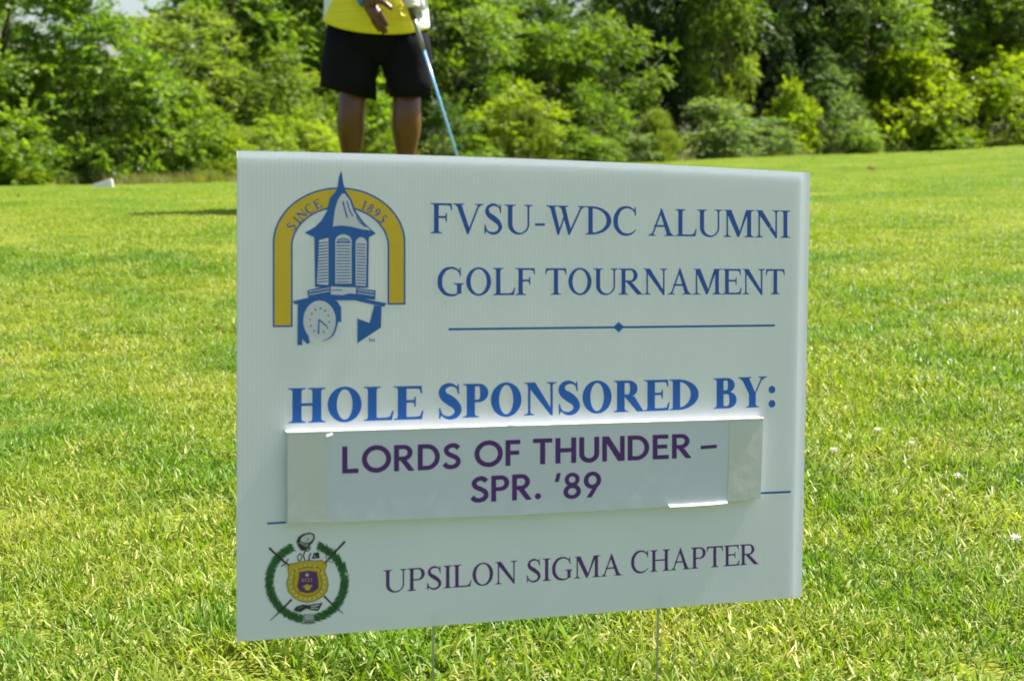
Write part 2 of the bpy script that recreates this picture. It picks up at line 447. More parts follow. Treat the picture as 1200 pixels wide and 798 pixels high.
M['steel'] = mat('stake_wire', (.38, .39, .33), .5, .5, metallic=.8)
for px in (508, 771):
    x, z = uv(px, 720)
    o = link_mesh('stake_wire', mesh_py('stake_wire', *tube([(x, 0, z0) for z0 in (.012, 0, -.08, -.20)], .0012, 8), smooth=True), M['steel'], sign)
x0, x1 = uv(508, 720)[0], uv(771, 720)[0]

# --- print: flat shapes a hair proud of the board
def ink(name, c, c2=None):
    return mat(name, c, .45, .4, noise=(60, .25, c2 or tuple(min(1, v * 1.25 + .01) for v in c)))
M['blue'] = ink('blue_print', (.008, .085, .33)); M['bright_blue'] = ink('bright_blue_print', (.006, .095, .42))
M['navy'] = ink('navy_print', (.008, .065, .32))
M['purple'] = ink('purple_print', (.075, .020, .15)); M['label_purple'] = ink('label_purple_print', (.065, .010, .15))
M['gold'] = ink('gold_print', (.52, .36, .012)); M['white_print'] = mat('bare_white', (.70, .73, .80), .4, .4, translucent=.3, tcol=(.8, .86, .83))
M['green_print'] = ink('green_print', (.012, .11, .022)); M['dark_green'] = ink('dark_green_print', (.008, .045, .014))
M['black_print'] = ink('black_print', (.02, .02, .022)); M['grey_print'] = ink('grey_print', (.22, .24, .24))
M['brown_print'] = ink('brown_print', (.14, .085, .01)); M['shield_gold'] = ink('shield_gold_print', (.46, .33, .015)); M['crest_purple'] = ink('crest_purple_print', (.075, .018, .13))
LAY = 1.6e-5
class Print:
    """collects flat polygons (x,z on the board) by layer into one mesh with several inks"""
    def __init__(s, base=T_S / 2 + .00008): s.V = []; s.F = []; s.mi = []; s.mats = []; s.base = base; s.k = 0
    def poly(s, pts, m, layer=None):
        if layer is None: s.k += 1; layer = s.k
        if m not in s.mats: s.mats.append(m)
        b = len(s.V); y = -(s.base + layer * LAY)
        s.V += [(p[0], y, p[1]) for p in pts]
        for t in tessellate_polygon([[Vector((p[0], p[1], 0)) for p in pts]]):
            s.F.append(tuple(b + i for i in t)); s.mi.append(s.mats.index(m))
    def strip(s, A, B, m, layer=None):
        if layer is None: s.k += 1; layer = s.k
        if m not in s.mats: s.mats.append(m)
        b = len(s.V); y = -(s.base + layer * LAY); n = len(A)
        s.V += [(p[0], y, p[1]) for p in A] + [(p[0], y, p[1]) for p in B]
        for i in range(n - 1): s.F.append((b + i, b + i + 1, b + n + i + 1, b + n + i)); s.mi.append(s.mats.index(m))
    def build(s, name, parent):
        me = mesh_py(name, s.V, s.F)
        for m in s.mats: me.materials.append(m)
        me.polygons.foreach_set('material_index', s.mi)
        # faces look towards the reader
        bm = bmesh.new(); bm.from_mesh(me)
        for f in bm.faces:
            f.normal_update()
            if f.normal.y > 0: f.normal_flip()
        bm.to_mesh(me); bm.free()
        return link_mesh(name, me, None, parent)

def spline(pts, n=10):
    out = []; P = [pts[0]] + list(pts) + [pts[-1]]
    for i in range(1, len(P) - 2):
        for k in range(n):
            t = k / n; o = []
            for c in range(len(P[0])):
                p0, p1, p2, p3 = P[i - 1][c], P[i][c], P[i + 1][c], P[i + 2][c]
                o.append(.5 * (2 * p1 + (p2 - p0) * t + (2 * p0 - 5 * p1 + 4 * p2 - p3) * t * t + (3 * p1 - p0 - 3 * p2 + p3) * t ** 3))
            out.append(tuple(o))
    out.append(tuple(pts[-1])); return out

# --- serif capitals drawn as shapes: cap height 1, baseline 0
class Glyphs:
    def __init__(s, T=.172, t=.070, e=.125, bold=False): s.T, s.t, s.e, s.bold = T, t, e, bold
    def rib(s, pts, n=8):                                  # (x, y, width)
        P = spline(pts, n); A, B = [], []
        for i, p in enumerate(P):
            a, b = P[max(i - 1, 0)], P[min(i + 1, len(P) - 1)]
            dx, dy = b[0] - a[0], b[1] - a[1]; l = math.hypot(dx, dy) or 1
            nx, ny = -dy / l, dx / l; w = max(p[2], .01) / 2
            A.append((p[0] + nx * w, p[1] + ny * w)); B.append((p[0] - nx * w, p[1] - ny * w))
        return ('s', A, B)
    def ring(s, cx, cy, rxo, ryo, rxi, ryi, a0, a1, n=28, icx=None):
        icx = cx if icx is None else icx; A, B = [], []
        for i in range(n + 1):
            a = R(a0 + (a1 - a0) * i / n)
            A.append((cx + rxo * math.cos(a), cy + ryo * math.sin(a))); B.append((icx + rxi * math.cos(a), cy + ryi * math.sin(a)))
        return ('s', A, B)
    def foot(s, c, w, y=0, up=1, el=None, er=None):
        el = s.e if el is None else el; er = s.e if er is None else er
        q = [(c - w / 2 - el, 0), (c + w / 2 + er, 0), (c + w / 2 + er, .028), (c + w / 2 + .025, .05), (c + w / 2, .10), (c - w / 2, .10), (c - w / 2 - .025, .05), (c - w / 2 - el, .028)]
        return ('p', [(a, y + up * b) for a, b in q])
    def box(s, x0, y0, x1, y1): return ('p', [(x0, y0), (x1, y0), (x1, y1), (x0, y1)])
    def diag(s, x0, y0, x1, y1, w): return ('p', [(x0 - w / 2, y0), (x0 + w / 2, y0), (x1 + w / 2, y1), (x1 - w / 2, y1)])
    def stem(s, c, w=None, y0=0, y1=1): w = w or s.T; return s.box(c - w / 2, y0, c + w / 2, y1)
    def get(s, ch):
        T, t, e = s.T, s.t, s.e; st = e + T / 2
        L = []
        if ch == 'I': L = [s.stem(st), s.foot(st, T), s.foot(st, T, 1, -1)]; w = 2 * st
        elif ch in 'EF':
            w = .86 if ch == 'E' else .80
            L = [s.stem(st), s.foot(st, T, er=.05), s.foot(st, T, 1, -1, er=.02),
                 ('p', [(st, 1), (w - .03, 1), (w - .01, .77), (w - .05, .77), (w - .09, .90), (w - .17, 1 - t), (st, 1 - t)]),
                 s.box(st, .505, w - .24, .505 + t), ('p', [(w - .24, .38), (w - .205, .38), (w - .205, .68), (w - .24, .68), (w - .27, .56), (w - .27, .50)])]
            if ch == 'E': L += [('p', [(st, 0), (w - .02, 0), (w + .03, .26), (w - .01, .26), (w - .08, .10), (w - .18, t), (st, t)])]
            else: L[1] = s.foot(st, T)
        elif ch == 'L':
            w = .86; L = [s.stem(st), s.foot(st, T, er=.03), s.foot(st, T, 1, -1), ('p', [(st, 0), (w - .03, 0), (w + .02, .28), (w - .02, .28), (w - .09, .11), (w - .19, t), (st, t)])]
        elif ch == 'T':
            w = .90; c = w / 2; L = [s.stem(c), s.foot(c, T), ('p', [(.03, 1), (w - .03, 1), (w, .76), (w - .035, .76), (w - .09, .90), (w - .17, 1 - t), (.17, 1 - t), (.09, .90), (.035, .76), (0, .76)])]
        elif ch == 'H':
            w = 1.06; a, b = st, w - st; L = [s.stem(a), s.stem(b), s.box(a, .485, b, .485 + t)] + [s.foot(x, T, y, u) for x in (a, b) for y, u in ((0, 1), (1, -1))]
        elif ch == 'N':
            w = 1.08; a, b = e + t / 2 + .03, w - e - t / 2; L = [s.stem(a, t), s.stem(b, t, 0, 1), ('p', [(a - .10, 1), (a + T * .75, 1), (b + t / 2, .10), (b + t / 2, -.02), (b - .03, -.02), (a - t / 2, .88)]), s.foot(a, t), s.foot(b, t, 1, -1), s.box(a - e - .04, .972, a, 1)]
        elif ch == 'M':
            w = 1.32; a, b = e + t / 2, w - e - T / 2; mid = w * .485
            L = [s.stem(a + .02, t), s.stem(b), ('p', [(a - .05, 1), (a + T + .02, 1), (mid + T * .42, .20), (mid, 0), (mid - .03, 0)]), ('p', [(b - .13, 1), (b, 1), (mid + .05, .02), (mid - .01, .0)]),
                 s.foot(a + .02, t), s.foot(b, T), s.foot(b, T, 1, -1, el=.0), s.box(a - e, .972, a + .1, 1)]
        elif ch == 'U':
            w = 1.06; a, b = st, w - e - t / 2; yb = .34
            L = [s.stem(a, T, yb, 1), s.stem(b, t, yb, 1), s.foot(a, T, 1, -1), s.foot(b, t, 1, -1), s.ring((a - T / 2 + b + t / 2) / 2, yb, (b + t / 2 - a + T / 2) / 2, yb + .02, (b - t / 2 - a - T / 2) / 2, yb - .045, 180, 360, icx=(a + T / 2 + b - t / 2) / 2)]
        elif ch == 'V':
            w = 1.06; m = w * .5; L = [('p', [(.10, 1), (.10 + T * 1.1, 1), (m + .07, .16), (m + .02, -.02), (m - .03, -.02)]), ('p', [(w - .14, 1), (w - .14 + t, 1), (m + .03, -.02), (m - .02, -.02), (m, .08)]), s.foot(.10 + T * .55, T, 1, -1), s.foot(w - .14 + t / 2, t, 1, -1)]
        elif ch == 'W':
            w = 1.44; L = []
            for o in (0, .42):
                m = .42 + o; L += [('p', [(.09 + o, 1), (.09 + o + T * 1.05, 1), (m + .07, .16), (m + .02, -.02), (m - .03, -.02)])]
            L += [('p', [(.42 + .27, .78), (.42 + .31, .72), (.45, -.02), (.40, -.02), (.43, .10)]), ('p', [(w - .13, 1), (w - .13 + t, 1), (.87, -.02), (.82, -.02), (.85, .1)]), s.foot(.09 + T * .5, T, 1, -1), s.foot(.51 + T * .5, T, 1, -1), s.foot(w - .13 + t / 2, t, 1, -1)]
        elif ch == 'A':
            w = 1.06; m = w * .49; L = [('p', [(m - .03, 1.02), (m + .03, 1.02), (w - .11, 0), (w - .11 - T * 1.12, 0), (m - .035, .82)]), ('p', [(m - .02, .98), (m + .005, .86), (.11 + t, 0), (.11, 0)]), s.box(.23, .335, .72, .335 + t), s.foot(.11 + t / 2, t), s.foot(w - .12 - T * .5, T)]
        elif ch == 'Y':
            w = 1.06; m = w * .5; L = [('p', [(.09, 1), (.09 + T * 1.15, 1), (m + T / 2, .44), (m - T / 2, .44)]), ('p', [(w - .18, 1), (w - .18 + t, 1), (m + T / 2, .46), (m + T / 2 - .045, .46)]), s.stem(m, T, 0, .47), s.foot(m, T), s.foot(.09 + T * .57, T, 1, -1), s.foot(w - .18 + t / 2, t, 1, -1)]
        elif ch == 'D':
            w = 1.06; c = st + .05; L = [s.stem(st), s.foot(st, T, er=0), s.foot(st, T, 1, -1, er=0), s.ring(c, .5, w - .03 - c, .5, w - .03 - c - T * 1.08, .5 - t, -90, 90, icx=c), s.box(st, 0, c, t), s.box(st, 1 - t, c, 1)]
        elif ch in 'PRB':
            yb = {'P': .45, 'R': .475, 'B': .515}[ch]; w = {'P': .82, 'R': 1.02, 'B': .92}[ch]; xr = {'P': .80, 'R': .82, 'B': .80}[ch]
            c = xr - .30; h = (1 - yb) / 2
            L = [s.stem(st), s.foot(st, T, er=(0 if ch == 'B' else None)), s.foot(st, T, 1, -1, er=0), s.ring(c, yb + h, .30, h, .30 - T, h - t, -90, 90), s.box(st, 1 - t, c, 1), s.box(st, yb, c, yb + t)]
            if ch == 'B': L += [s.ring(c + .03, .275, .34, .275, .34 - T * 1.05, .275 - t, -90, 90), s.box(st, 0, c + .03, t), s.box(st, .55 - t, c + .03, .55 - .001)]
            if ch == 'R': L += [('p', [(st + .12, yb + .02), (st + .12 + T * 1.3, yb + .02), (w - .02, .045), (w + .02, 0), (w - .22, 0)]), s.box(w - .22, 0, w + .04, .028)]
        elif ch == 'O': w = 1.06; L = [s.ring(w / 2, .5, w / 2 - .04, .52, w / 2 - .04 - T * 1.02, .52 - t, 0, 360, 48)]
        elif ch in 'CG':
            w = 1.0; L = [s.rib([(.90, .74, .03), (.84, .87, .05), (.70, .965, t * 1.1), (.53, .99, t * 1.2), (.30, .91, T * .75), (.15, .70, T * .98), (.115, .49, T * 1.05), (.15, .28, T * .98), (.31, .08, T * .75), (.53, .008, t * 1.3)] + ([(.72, .04, t), (.84, .11, .045), (.92, .19, .035)] if ch == 'C' else [(.70, .018, t), (.82, .07, .05), (.88, .12, .03)]))]
            L += [('p', [(.885, 1.01), (.915, 1.01), (.93, .69), (.895, .69), (.84, .86)])]
            if ch == 'G': w = 1.06; L += [s.stem(.86, T, .06, .42), s.foot(.86, T, .44, -1, er=.08)]
        elif ch == 'S':
            w = .78; L = [s.rib([(.655, .80, .03), (.58, .92, .06), (.40, .985, t * 1.3), (.22, .92, T * .6), (.155, .78, T * .85), (.22, .64, T), (.40, .52, T * 1.15), (.58, .38, T), (.645, .22, T * .85), (.56, .07, T * .6), (.37, .012, t * 1.3), (.18, .08, .06), (.085, .23, .03)]),
                ('p', [(.64, 1.01), (.668, 1.01), (.685, .70), (.65, .70), (.60, .86)]), ('p', [(.055, -.01), (.085, -.01), (.15, .14), (.09, .31), (.055, .31)])]
        elif ch == '-': w = .5; L = [s.box(.06, .29, .44, .29 + .085)]
        elif ch == ':': w = .42; L = [s.ring(.2, y, .13, .125, .001, .001, 0, 360, 20) for y in (.10, .56)]
        elif ch == '1': w = .6; L = [s.stem(.32, T * .95, 0, .98), s.foot(.32, T), ('p', [(.32, 1.02), (.38, 1.02), (.30, .85), (.12, .86), (.12, .89)])]
        elif ch == '8': w = .74; L = [s.ring(.36, .755, .25, .26, .25 - T * .8, .26 - t, 0, 360, 30), s.ring(.36, .265, .30, .28, .30 - T * .85, .28 - t, 0, 360, 30)]
        elif ch == '9': w = .74; L = [s.ring(.36, .69, .30, .325, .30 - T, .325 - t, 0, 360, 30), s.rib([(.60, .62, T), (.54, .32, T * .9), (.36, .12, T * .6), (.10, -.01, .04)])]
        elif ch == '5': w = .72; L = [('p', [(.2, 1), (.62, 1), (.58, .88), (.2, .88)]), ('p', [(.2, 1), (.25, .88), (.16, .62), (.12, .66)]), s.rib([(.14, .62, .08), (.36, .56, .13), (.55, .42, T), (.57, .22, T), (.42, .06, T * .7), (.20, .0, .08), (.08, .06, .10)])]
        else: w = .4
        return L, w

class Sans:
    """geometric bold capitals with even strokes"""
    def __init__(s, w=.185): s.T = w; s.G = Glyphs()
    def get(s, ch):
        T = s.T; G = s.G; h = T / 2; B = G.box
        if ch == 'L': return [B(0, 0, T, 1), B(T, 0, .58, T * .92)], .60
        if ch == 'O': return [G.ring(.53, .5, .53, .52, .53 - T, .52 - T, 0, 360, 48)], 1.06
        if ch == 'D': return [B(0, 0, T, 1), B(T, 0, .34, T * .92), B(T, 1 - T * .92, .34, 1), G.ring(.34, .5, .48, .5, .48 - T, .5 - T * .92, -90, 90)], .84
        if ch in 'RP':
            L = [B(0, 0, T, 1), B(T, 1 - T * .9, .36, 1), B(T, .40, .36, .40 + T * .85), G.ring(.36, .70, .32, .30, .32 - T, .30 - T * .88, -90, 90)]
            if ch == 'R': L += [('p', [(.22, .42), (.46, .42), (.76, 0), (.53, 0)])]; return L, .77
            return L, .69
        if ch == 'S': return [G.rib([(.58, .80, T), (.47, .90, T), (.33, .92, T * .95), (.16, .84, T * .97), (.12, .71, T), (.20, .59, T), (.36, .51, T), (.52, .41, T), (.57, .27, T), (.48, .13, T), (.31, .08, T * .95), (.15, .11, T), (.04, .22, T)])], .66
        if ch == 'F': return [B(0, 0, T, 1), B(T, 1 - T * .92, .56, 1), B(T, .42, .52, .42 + T * .88)], .57
        if ch == 'E': return [B(0, 0, T, 1), B(T, 1 - T * .92, .60, 1), B(T, .43, .56, .43 + T * .88), B(T, 0, .62, T * .92)], .63
        if ch == 'T': return [B(0, 1 - T * .92, .70, 1), B(.35 - h, 0, .35 + h, 1 - T * .92)], .70
        if ch == 'H': return [B(0, 0, T, 1), B(.76 - T, 0, .76, 1), B(T, .43, .76 - T, .43 + T * .9)], .76
        if ch == 'U': return [B(0, .34, T, 1), B(.74 - T, .34, .74, 1), G.ring(.37, .35, .37, .37, .37 - T, .37 - T, 180, 360)], .74
        if ch == 'N': return [B(0, 0, T * .95, 1), B(.84 - T * .95, 0, .84, 1), ('p', [(0, 1), (.25, 1), (.84, 0), (.59, 0)])], .84
        if ch == '-': return [B(0, .37, .52, .37 + T * .8)], .52
        if ch == '.': return [G.ring(.12, .115, .12, .12, .001, .001, 0, 360, 20)], .24
        if ch == "'": return [('p', [(.02, .68), (.17, .68), (.25, 1.02), (.10, 1.02)])], .24
        if ch == '8': return [G.ring(.33, .74, .28, .27, .28 - T * .85, .27 - T * .8, 0, 360, 30), G.ring(.33, .275, .33, .29, .33 - T * .95, .29 - T * .85, 0, 360, 30)], .66
        if ch == '9': return [G.ring(.33, .67, .33, .34, .33 - T * .95, .34 - T * .88, 0, 360, 32), ('p', [(.30, 0), (.10, 0), (.42, .50), (.62, .55)])], .66
        return [], .4

def word(pr, text, quad, font, m, gap=.04, off=T_S / 2, depth=None):
    """quad: top-left, bottom-left, top-right, bottom-right of the word as read off the photograph"""
    tl, bl, tr, br = [uv(px, py, off) for px, py in quad]
    items = []; x = 0
    for ch in text:
        L, w = font.get(ch); items.append((x, L)); x += w + gap
    allx = [x0 + p[0] for x0, L in items for s in L for q in s[1:] for p in q]
    mn, mx = min(allx), max(allx)
    def f(p):
        u = (p[0] - mn) / (mx - mn); v = p[1]
        bx, bz = bl[0] + (br[0] - bl[0]) * u, bl[1] + (br[1] - bl[1]) * u
        tx, tz = tl[0] + (tr[0] - tl[0]) * u, tl[1] + (tr[1] - tl[1]) * u
        return (bx + (tx - bx) * v, bz + (tz - bz) * v)
    for x0, L in items:
        for k, sh in enumerate(L):
            if sh[0] == 'p': pr.poly([f((x0 + p[0], p[1])) for p in sh[1]], m, k + 1)
            else: pr.strip([f((x0 + p[0], p[1])) for p in sh[1]], [f((x0 + p[0], p[1])) for p in sh[2]], m, k + 1)

REG = Glyphs(); BOLD = Glyphs(T=.26, t=.080, e=.12); PUR = Glyphs(T=.160, t=.066, e=.12)
p = Print(); word(p, 'FVSU-WDC', [(504.5, 238), (504.5, 273.6), (745.4, 243), (745.4, 275.5)], REG, M['navy'], .03)
word(p, 'ALUMNI', [(759.5, 245), (759.5, 276.4), (926, 247), (926, 279)], REG, M['navy'], .03); p.build('title_lettering', sign)
p = Print(); word(p, 'GOLF', [(512.7, 313.6), (512.7, 346.3), (627, 314.4), (627, 345.8)], REG, M['navy'], .03)
word(p, 'TOURNAMENT', [(638.8, 314.4), (638.8, 345.5), (919.7, 315.5), (919.7, 345)], REG, M['navy'], .03); p.build('title_lettering', sign)
p = Print(); word(p, 'HOLE', [(337.6, 455), (337.6, 496), (496.4, 452), (496.4, 491)], BOLD, M['bright_blue'], .02)
word(p, 'SPONSORED', [(514, 450.5), (514, 490.5), (818.7, 444), (818.7, 479.5)], BOLD, M['bright_blue'], .02)
word(p, 'BY:', [(836, 443.5), (836, 479), (908.5, 440.5), (908.5, 476.5)], BOLD, M['bright_blue'], .02); p.build('sponsor_lettering', sign)
p = Print(); word(p, 'UPSILON', [(449.2, 668), (449.2, 694.5), (606, 656.4), (606, 682.6)], PUR, M['purple'], .03)
word(p, 'SIGMA', [(617.4, 655.6), (617.4, 682), (729, 648.4), (729, 673.6)], PUR, M['purple'], .03)
word(p, 'CHAPTER', [(739.5, 646), (739.5, 671.5), (889, 636.5), (889, 660.5)], PUR, M['purple'], .03); p.build('chapter_lettering', sign)
def pxpoly(pr, pts, m, layer=None, off=T_S / 2): pr.poly([uv(a, b, off) for a, b in pts], m, layer)
p = Print(); pxpoly(p, [(525.6, 384.6), (908, 380.2), (908, 382.6), (525.6, 387.2)], M['blue'])
pxpoly(p, [(718.5, 383.4), (725, 377.2), (731.5, 383.2), (725, 389.6)], M['blue']); p.build('divider_line', sign)
for q in ([(313, 612), (342, 610.3), (342, 612.6), (313, 614.4)], [(880, 577), (927, 574.8), (926, 577.4), (880, 579.4)]):
    p = Print(); pxpoly(p, q, M['blue']); p.build('rule_line', sign)

# --- the tower emblem, read off the photograph at 3.47x
def Z1(a): return [(300 + x / 3.47, 190 + y / 3.47) for x, y in a]
def band(rx, ry, cx, cy, a0, a1, n=40): return [(cx + rx * math.cos(R(a0 + (a1 - a0) * i / n)), cy - ry * math.sin(R(a0 + (a1 - a0) * i / n))) for i in range(n + 1)]
def arch(pr, o, i, x0, x1, i0, i1, yl, yr, m, layer):
    (cxo, cyo, ao, bo), (cxi, cyi, ai, bi) = o, i
    A = [(x0, yl)] + band(ao, bo, cxo, cyo, 180, 0) + [(x1, yr)]
    B = [(i0, yl)] + band(ai, bi, cxi, cyi, 180, 0) + [(i1, yr)]
    pr.strip([uv(*q, T_S / 2) for q in Z1(A)], [uv(*q, T_S / 2) for q in Z1(B)], m, layer)
p = Print()
arch(p, (338, 330, 270, 227), (342, 345, 193, 158), 68, 608, 149, 535, 671, 580, M['blue'], 1)
arch(p, (338, 330, 263, 220), (342, 345, 200, 165), 75, 601, 142, 542, 664, 573, M['gold'], 2)
LT = [(' S', 144, 262, 56), ('I', 166, 236, 50), ('N', 186, 214, 44), ('C', 217, 190, 36), ('E', 250, 172, 26), ('1', 440, 176, -24), ('8', 466, 189, -32), ('9', 492, 207, -40), ('5', 516, 231, -48)]
for ch, cx, cy, ang in LT:
    ch = ch.strip(); L, w = Glyphs(T=.19, t=.09, e=.12).get(ch); H0 = 37; ca, sa = math.cos(R(ang)), math.sin(R(ang))
    def f(q):
        x, y = (q[0] - w / 2) * H0 * .92, (q[1] - .5) * H0
        return uv(*Z1([(cx + x * ca - y * sa, cy - (x * sa + y * ca))])[0], T_S / 2)
    for k, sh in enumerate(L):
        if sh[0] == 'p': p.poly([f(q) for q in sh[1]], M['blue'], 3 + k)
        else: p.strip([f(q) for q in sh[1]], [f(q) for q in sh[2]], M['blue'], 3 + k)
p.build('arch_emblem', sign)
p = Print(T_S / 2 + .00026)
def zp(a, m, layer=None): pxpoly(p, Z1(a), m, layer)
def zl(pts, w, m, layer=None):
    s = Glyphs().rib([(x, y, w) for x, y in pts]) if not isinstance(w, list) else Glyphs().rib([(x, y, ww) for (x, y), ww in zip(pts, w)])
    p.strip([uv(*q, T_S / 2) for q in Z1(s[1])], [uv(*q, T_S / 2) for q in Z1(s[2])], m, layer)
BL_, WH = M['blue'], M['white_print']
zp([(346, 36), (337, 60), (331, 105), (322, 122), (300, 148), (288, 200), (266, 238), (240, 264), (197, 288), (222, 300), (236, 306), (458, 308), (487, 291), (440, 248), (405, 200), (388, 152), (364, 116), (356, 92), (350, 50)], BL_)
zp([(350, 128), (334, 152), (322, 188), (312, 262), (345, 258), (385, 262), (430, 274), (468, 278), (432, 250), (398, 204), (381, 156), (362, 130)], WH)
zl([(353, 160), (360, 190), (372, 228)], 6, BL_); zl([(370, 160), (380, 195), (394, 222)], 5, BL_); zl([(408, 222), (424, 246), (446, 264)], 5, BL_)
zp([(237, 304), (459, 306), (456, 512), (240, 508)], BL_)
zp([(256, 318), (294, 308), (294, 500), (248, 496)], WH)
zp([(322, 494), (322, 320)] + band(33, 28, 355, 322, 170, 10, 12) + [(388, 322), (388, 494)], WH)
zp([(405, 502), (405, 330)] + band(22, 24, 427, 330, 170, 10, 12) + [(450, 330), (446, 504)], WH)
k0 = p.k
for i in range(14):
    y = 330 + i * 12.2
    p.k = k0; zl([(252, y), (292, y - 4)], 4.5, BL_)
    p.k = k0; zl([(326, y - 2), (384, y - 2)], 4.2, BL_)
    p.k = k0; zl([(409, y + 4), (445, y + 6)], 4.2, BL_)
p.k = k0 + 1
zl([(330, 318), (354, 312), (380, 318)], 5, BL_); zl([(326, 326), (354, 322), (384, 326)], 4, BL_)
zp([(208, 522), (300, 500), (486, 522), (484, 560), (400, 552), (300, 566), (212, 550)], BL_)
zp([(304, 506), (406, 510), (406, 536), (376, 534), (352, 541), (304, 538)], WH)
k0 = p.k
for y in (528, 540): p.k = k0; zl([(214, y), (298, y - 16)], 3.5, WH); p.k = k0; zl([(412, y - 8), (480, y + 2)], 3.5, WH)
p.k = k0; zl([(308, 520), (350, 520)], 4, BL_)
zp([(148, 566), (210, 552), (300, 548), (400, 547), (470, 562), (532, 574), (520, 588), (470, 578), (400, 562), (300, 562), (200, 574), (158, 578)], BL_)
zp([(170, 574), (300, 556), (330, 566), (346, 592), (346, 650), (326, 648), (320, 700), (270, 724), (212, 700), (218, 734), (208, 740), (188, 718), (188, 744), (168, 744)], BL_)
zp(band(66, 82, 258, 645, 0, 360, 40)[:-1], WH)
zp([(230, 716), (300, 706), (330, 655), (352, 655), (340, 730), (250, 745), (226, 738)], WH)
k0 = p.k
for i in range(12):
    a = R(i * 30 + 5); c, s_ = math.cos(a), math.sin(a); p.k = k0; zl([(258 + 36 * c, 645 + 46 * s_), (258 + 42 * c, 645 + 54 * s_)], 6, BL_)
zl([(256, 640), (253, 696)], 6, BL_); zl([(256, 640), (288, 668)], 6, BL_)
zl([(326, 600), (329, 650), (310, 705), (270, 728)], [6, 8, 6, 2], BL_)
zp([(480, 582), (510, 586), (508, 672), (412, 736), (412, 636), (462, 654)], BL_)
k0 = p.k
for pts in ([(456, 718), (466, 718)], [(461, 718), (461, 733)], [(469, 733), (470, 718), (475, 727), (480, 718), (481, 733)]):
    p.k = k0; s = Glyphs().rib([(x, y, 2.2) for x, y in pts], 2); p.strip([uv(*q, T_S / 2) for q in Z1(s[1])], [uv(*q, T_S / 2) for q in Z1(s[2])], BL_)
p.build('tower_emblem', sign)

# --- the wreath and shield crest, read off at 5.914x
def Z2(a): return [(290 + x / 5.914, 610 + y / 5.914) for x, y in a]
p = Print()
def cp(a, m, layer=None): pxpoly(p, Z2(a), m, layer)
def cl(pts, w, m, layer=None):
    ws = w if isinstance(w, list) else [w] * len(pts)
    s = Glyphs().rib([(x, y, ww) for (x, y), ww in zip(pts, ws)], 6)
    p.strip([uv(*q, T_S / 2) for q in Z2(s[1])], [uv(*q, T_S / 2) for q in Z2(s[2])], m, layer)
def wp(r, a): return (412 + r * 1.0 * math.cos(R(a)), 422 - r * .99 * math.sin(R(a)))
for a0, a1 in ((74, -80), (-96, -248)):
    n = 50; A = [wp(282, a0 + (a1 - a0) * i / n) for i in range(n + 1)]; B = [wp(240, a0 + (a1 - a0) * i / n) for i in range(n + 1)]
    p.strip([uv(*q, T_S / 2) for q in Z2(A)], [uv(*q, T_S / 2) for q in Z2(B)], M['green_print'], 1)
rr = random.Random(5); lay = 2
for a0, a1, sg in ((74, -80, 1), (-96, -248, 1)):
    n = 46
    for i in range(n):
        a = a0 + (a1 - a0) * (i + .5) / n
        for r0, da in ((285, 9), (262, 9), (240, 9)):
            b = wp(r0 - 14, a - 5); t = wp(r0 + 12 + rr.uniform(-5, 5), a + 3 + rr.uniform(-2, 2)); mx = ((b[0] + t[0]) / 2, (b[1] + t[1]) / 2)
            dx, dy = t[0] - b[0], t[1] - b[1]; l = math.hypot(dx, dy); nx_, ny_ = -dy / l * 5, dx / l * 5
            cp([b, (mx[0] + nx_, mx[1] + ny_), t, (mx[0] - nx_, mx[1] - ny_)], M['dark_green'] if rr.random() < .5 else M['green_print'], lay + (i * 3 + r0) % 5)
p.k = 8
cl([(150, 186), (200, 236), (300, 318)], [16, 14, 12], M['black_print']); cl([(530, 520), (600, 590), (664, 642)], [14, 11, 5], M['black_print'])
cl([(676, 142), (610, 212), (538, 292)], [16, 14, 14], M['black_print']); cl([(306, 544), (230, 622), (154, 692)], [14, 12, 4], M['black_print'])
cl([(232, 316), (262, 296), (284, 262)], 8, M['black_print']); cl([(238, 276), (272, 320)], 7, M['grey_print'])
cl([(540, 242), (560, 276), (592, 290)], 8, M['grey_print'])
SH = [(276, 330), (290, 296), (330, 290), (380, 278), (420, 270), (470, 276), (516, 270), (552, 302), (538, 350), (556, 400), (562, 440), (552, 490), (516, 530), (470, 556), (414, 568), (360, 556), (316, 530), (280, 490), (268, 430), (284, 372)]
def scl(P, f, cx=415, cy=425): return [(cx + (x - cx) * f, cy + (y - cy) * f) for x, y in P]
cp(SH, M['brown_print']); cp(scl(SH, .965), M['shield_gold']); cp(scl(SH, .70), M['brown_print']); cp(scl(SH, .66), M['shield_gold'])
PUR_S = .90
cp(scl([(352, 350), (420, 338), (486, 346), (498, 410), (500, 468), (462, 498), (412, 508), (358, 494), (336, 455), (350, 400)], .95), M['brown_print'])
cp(scl([(356, 352), (420, 342), (482, 348), (494, 410), (496, 466), (460, 494), (412, 503), (360, 490), (340, 455), (352, 400)], PUR_S), M['crest_purple'])
k0 = p.k
q = scl(SH, .83); 
for i in range(22):
    a = R(90 - i * 360 / 22 + 8); x = 415 + 120 * math.cos(a) * (.93 + .07 * abs(math.cos(a))); y = 424 - 118 * math.sin(a)
    u = (math.cos(a) * 9, -math.sin(a) * 9); v = (-u[1] * .6, u[0] * .6); p.k = k0
    cp([(x + u[0], y + u[1]), (x + v[0], y + v[1]), (x - u[0], y - u[1]), (x - v[0], y - v[1])], M['white_print'])
cp([(412, 358), (417, 368), (427, 370), (419, 377), (420, 387), (411, 381), (402, 386), (405, 376), (398, 369), (408, 368)], M['white_print'])
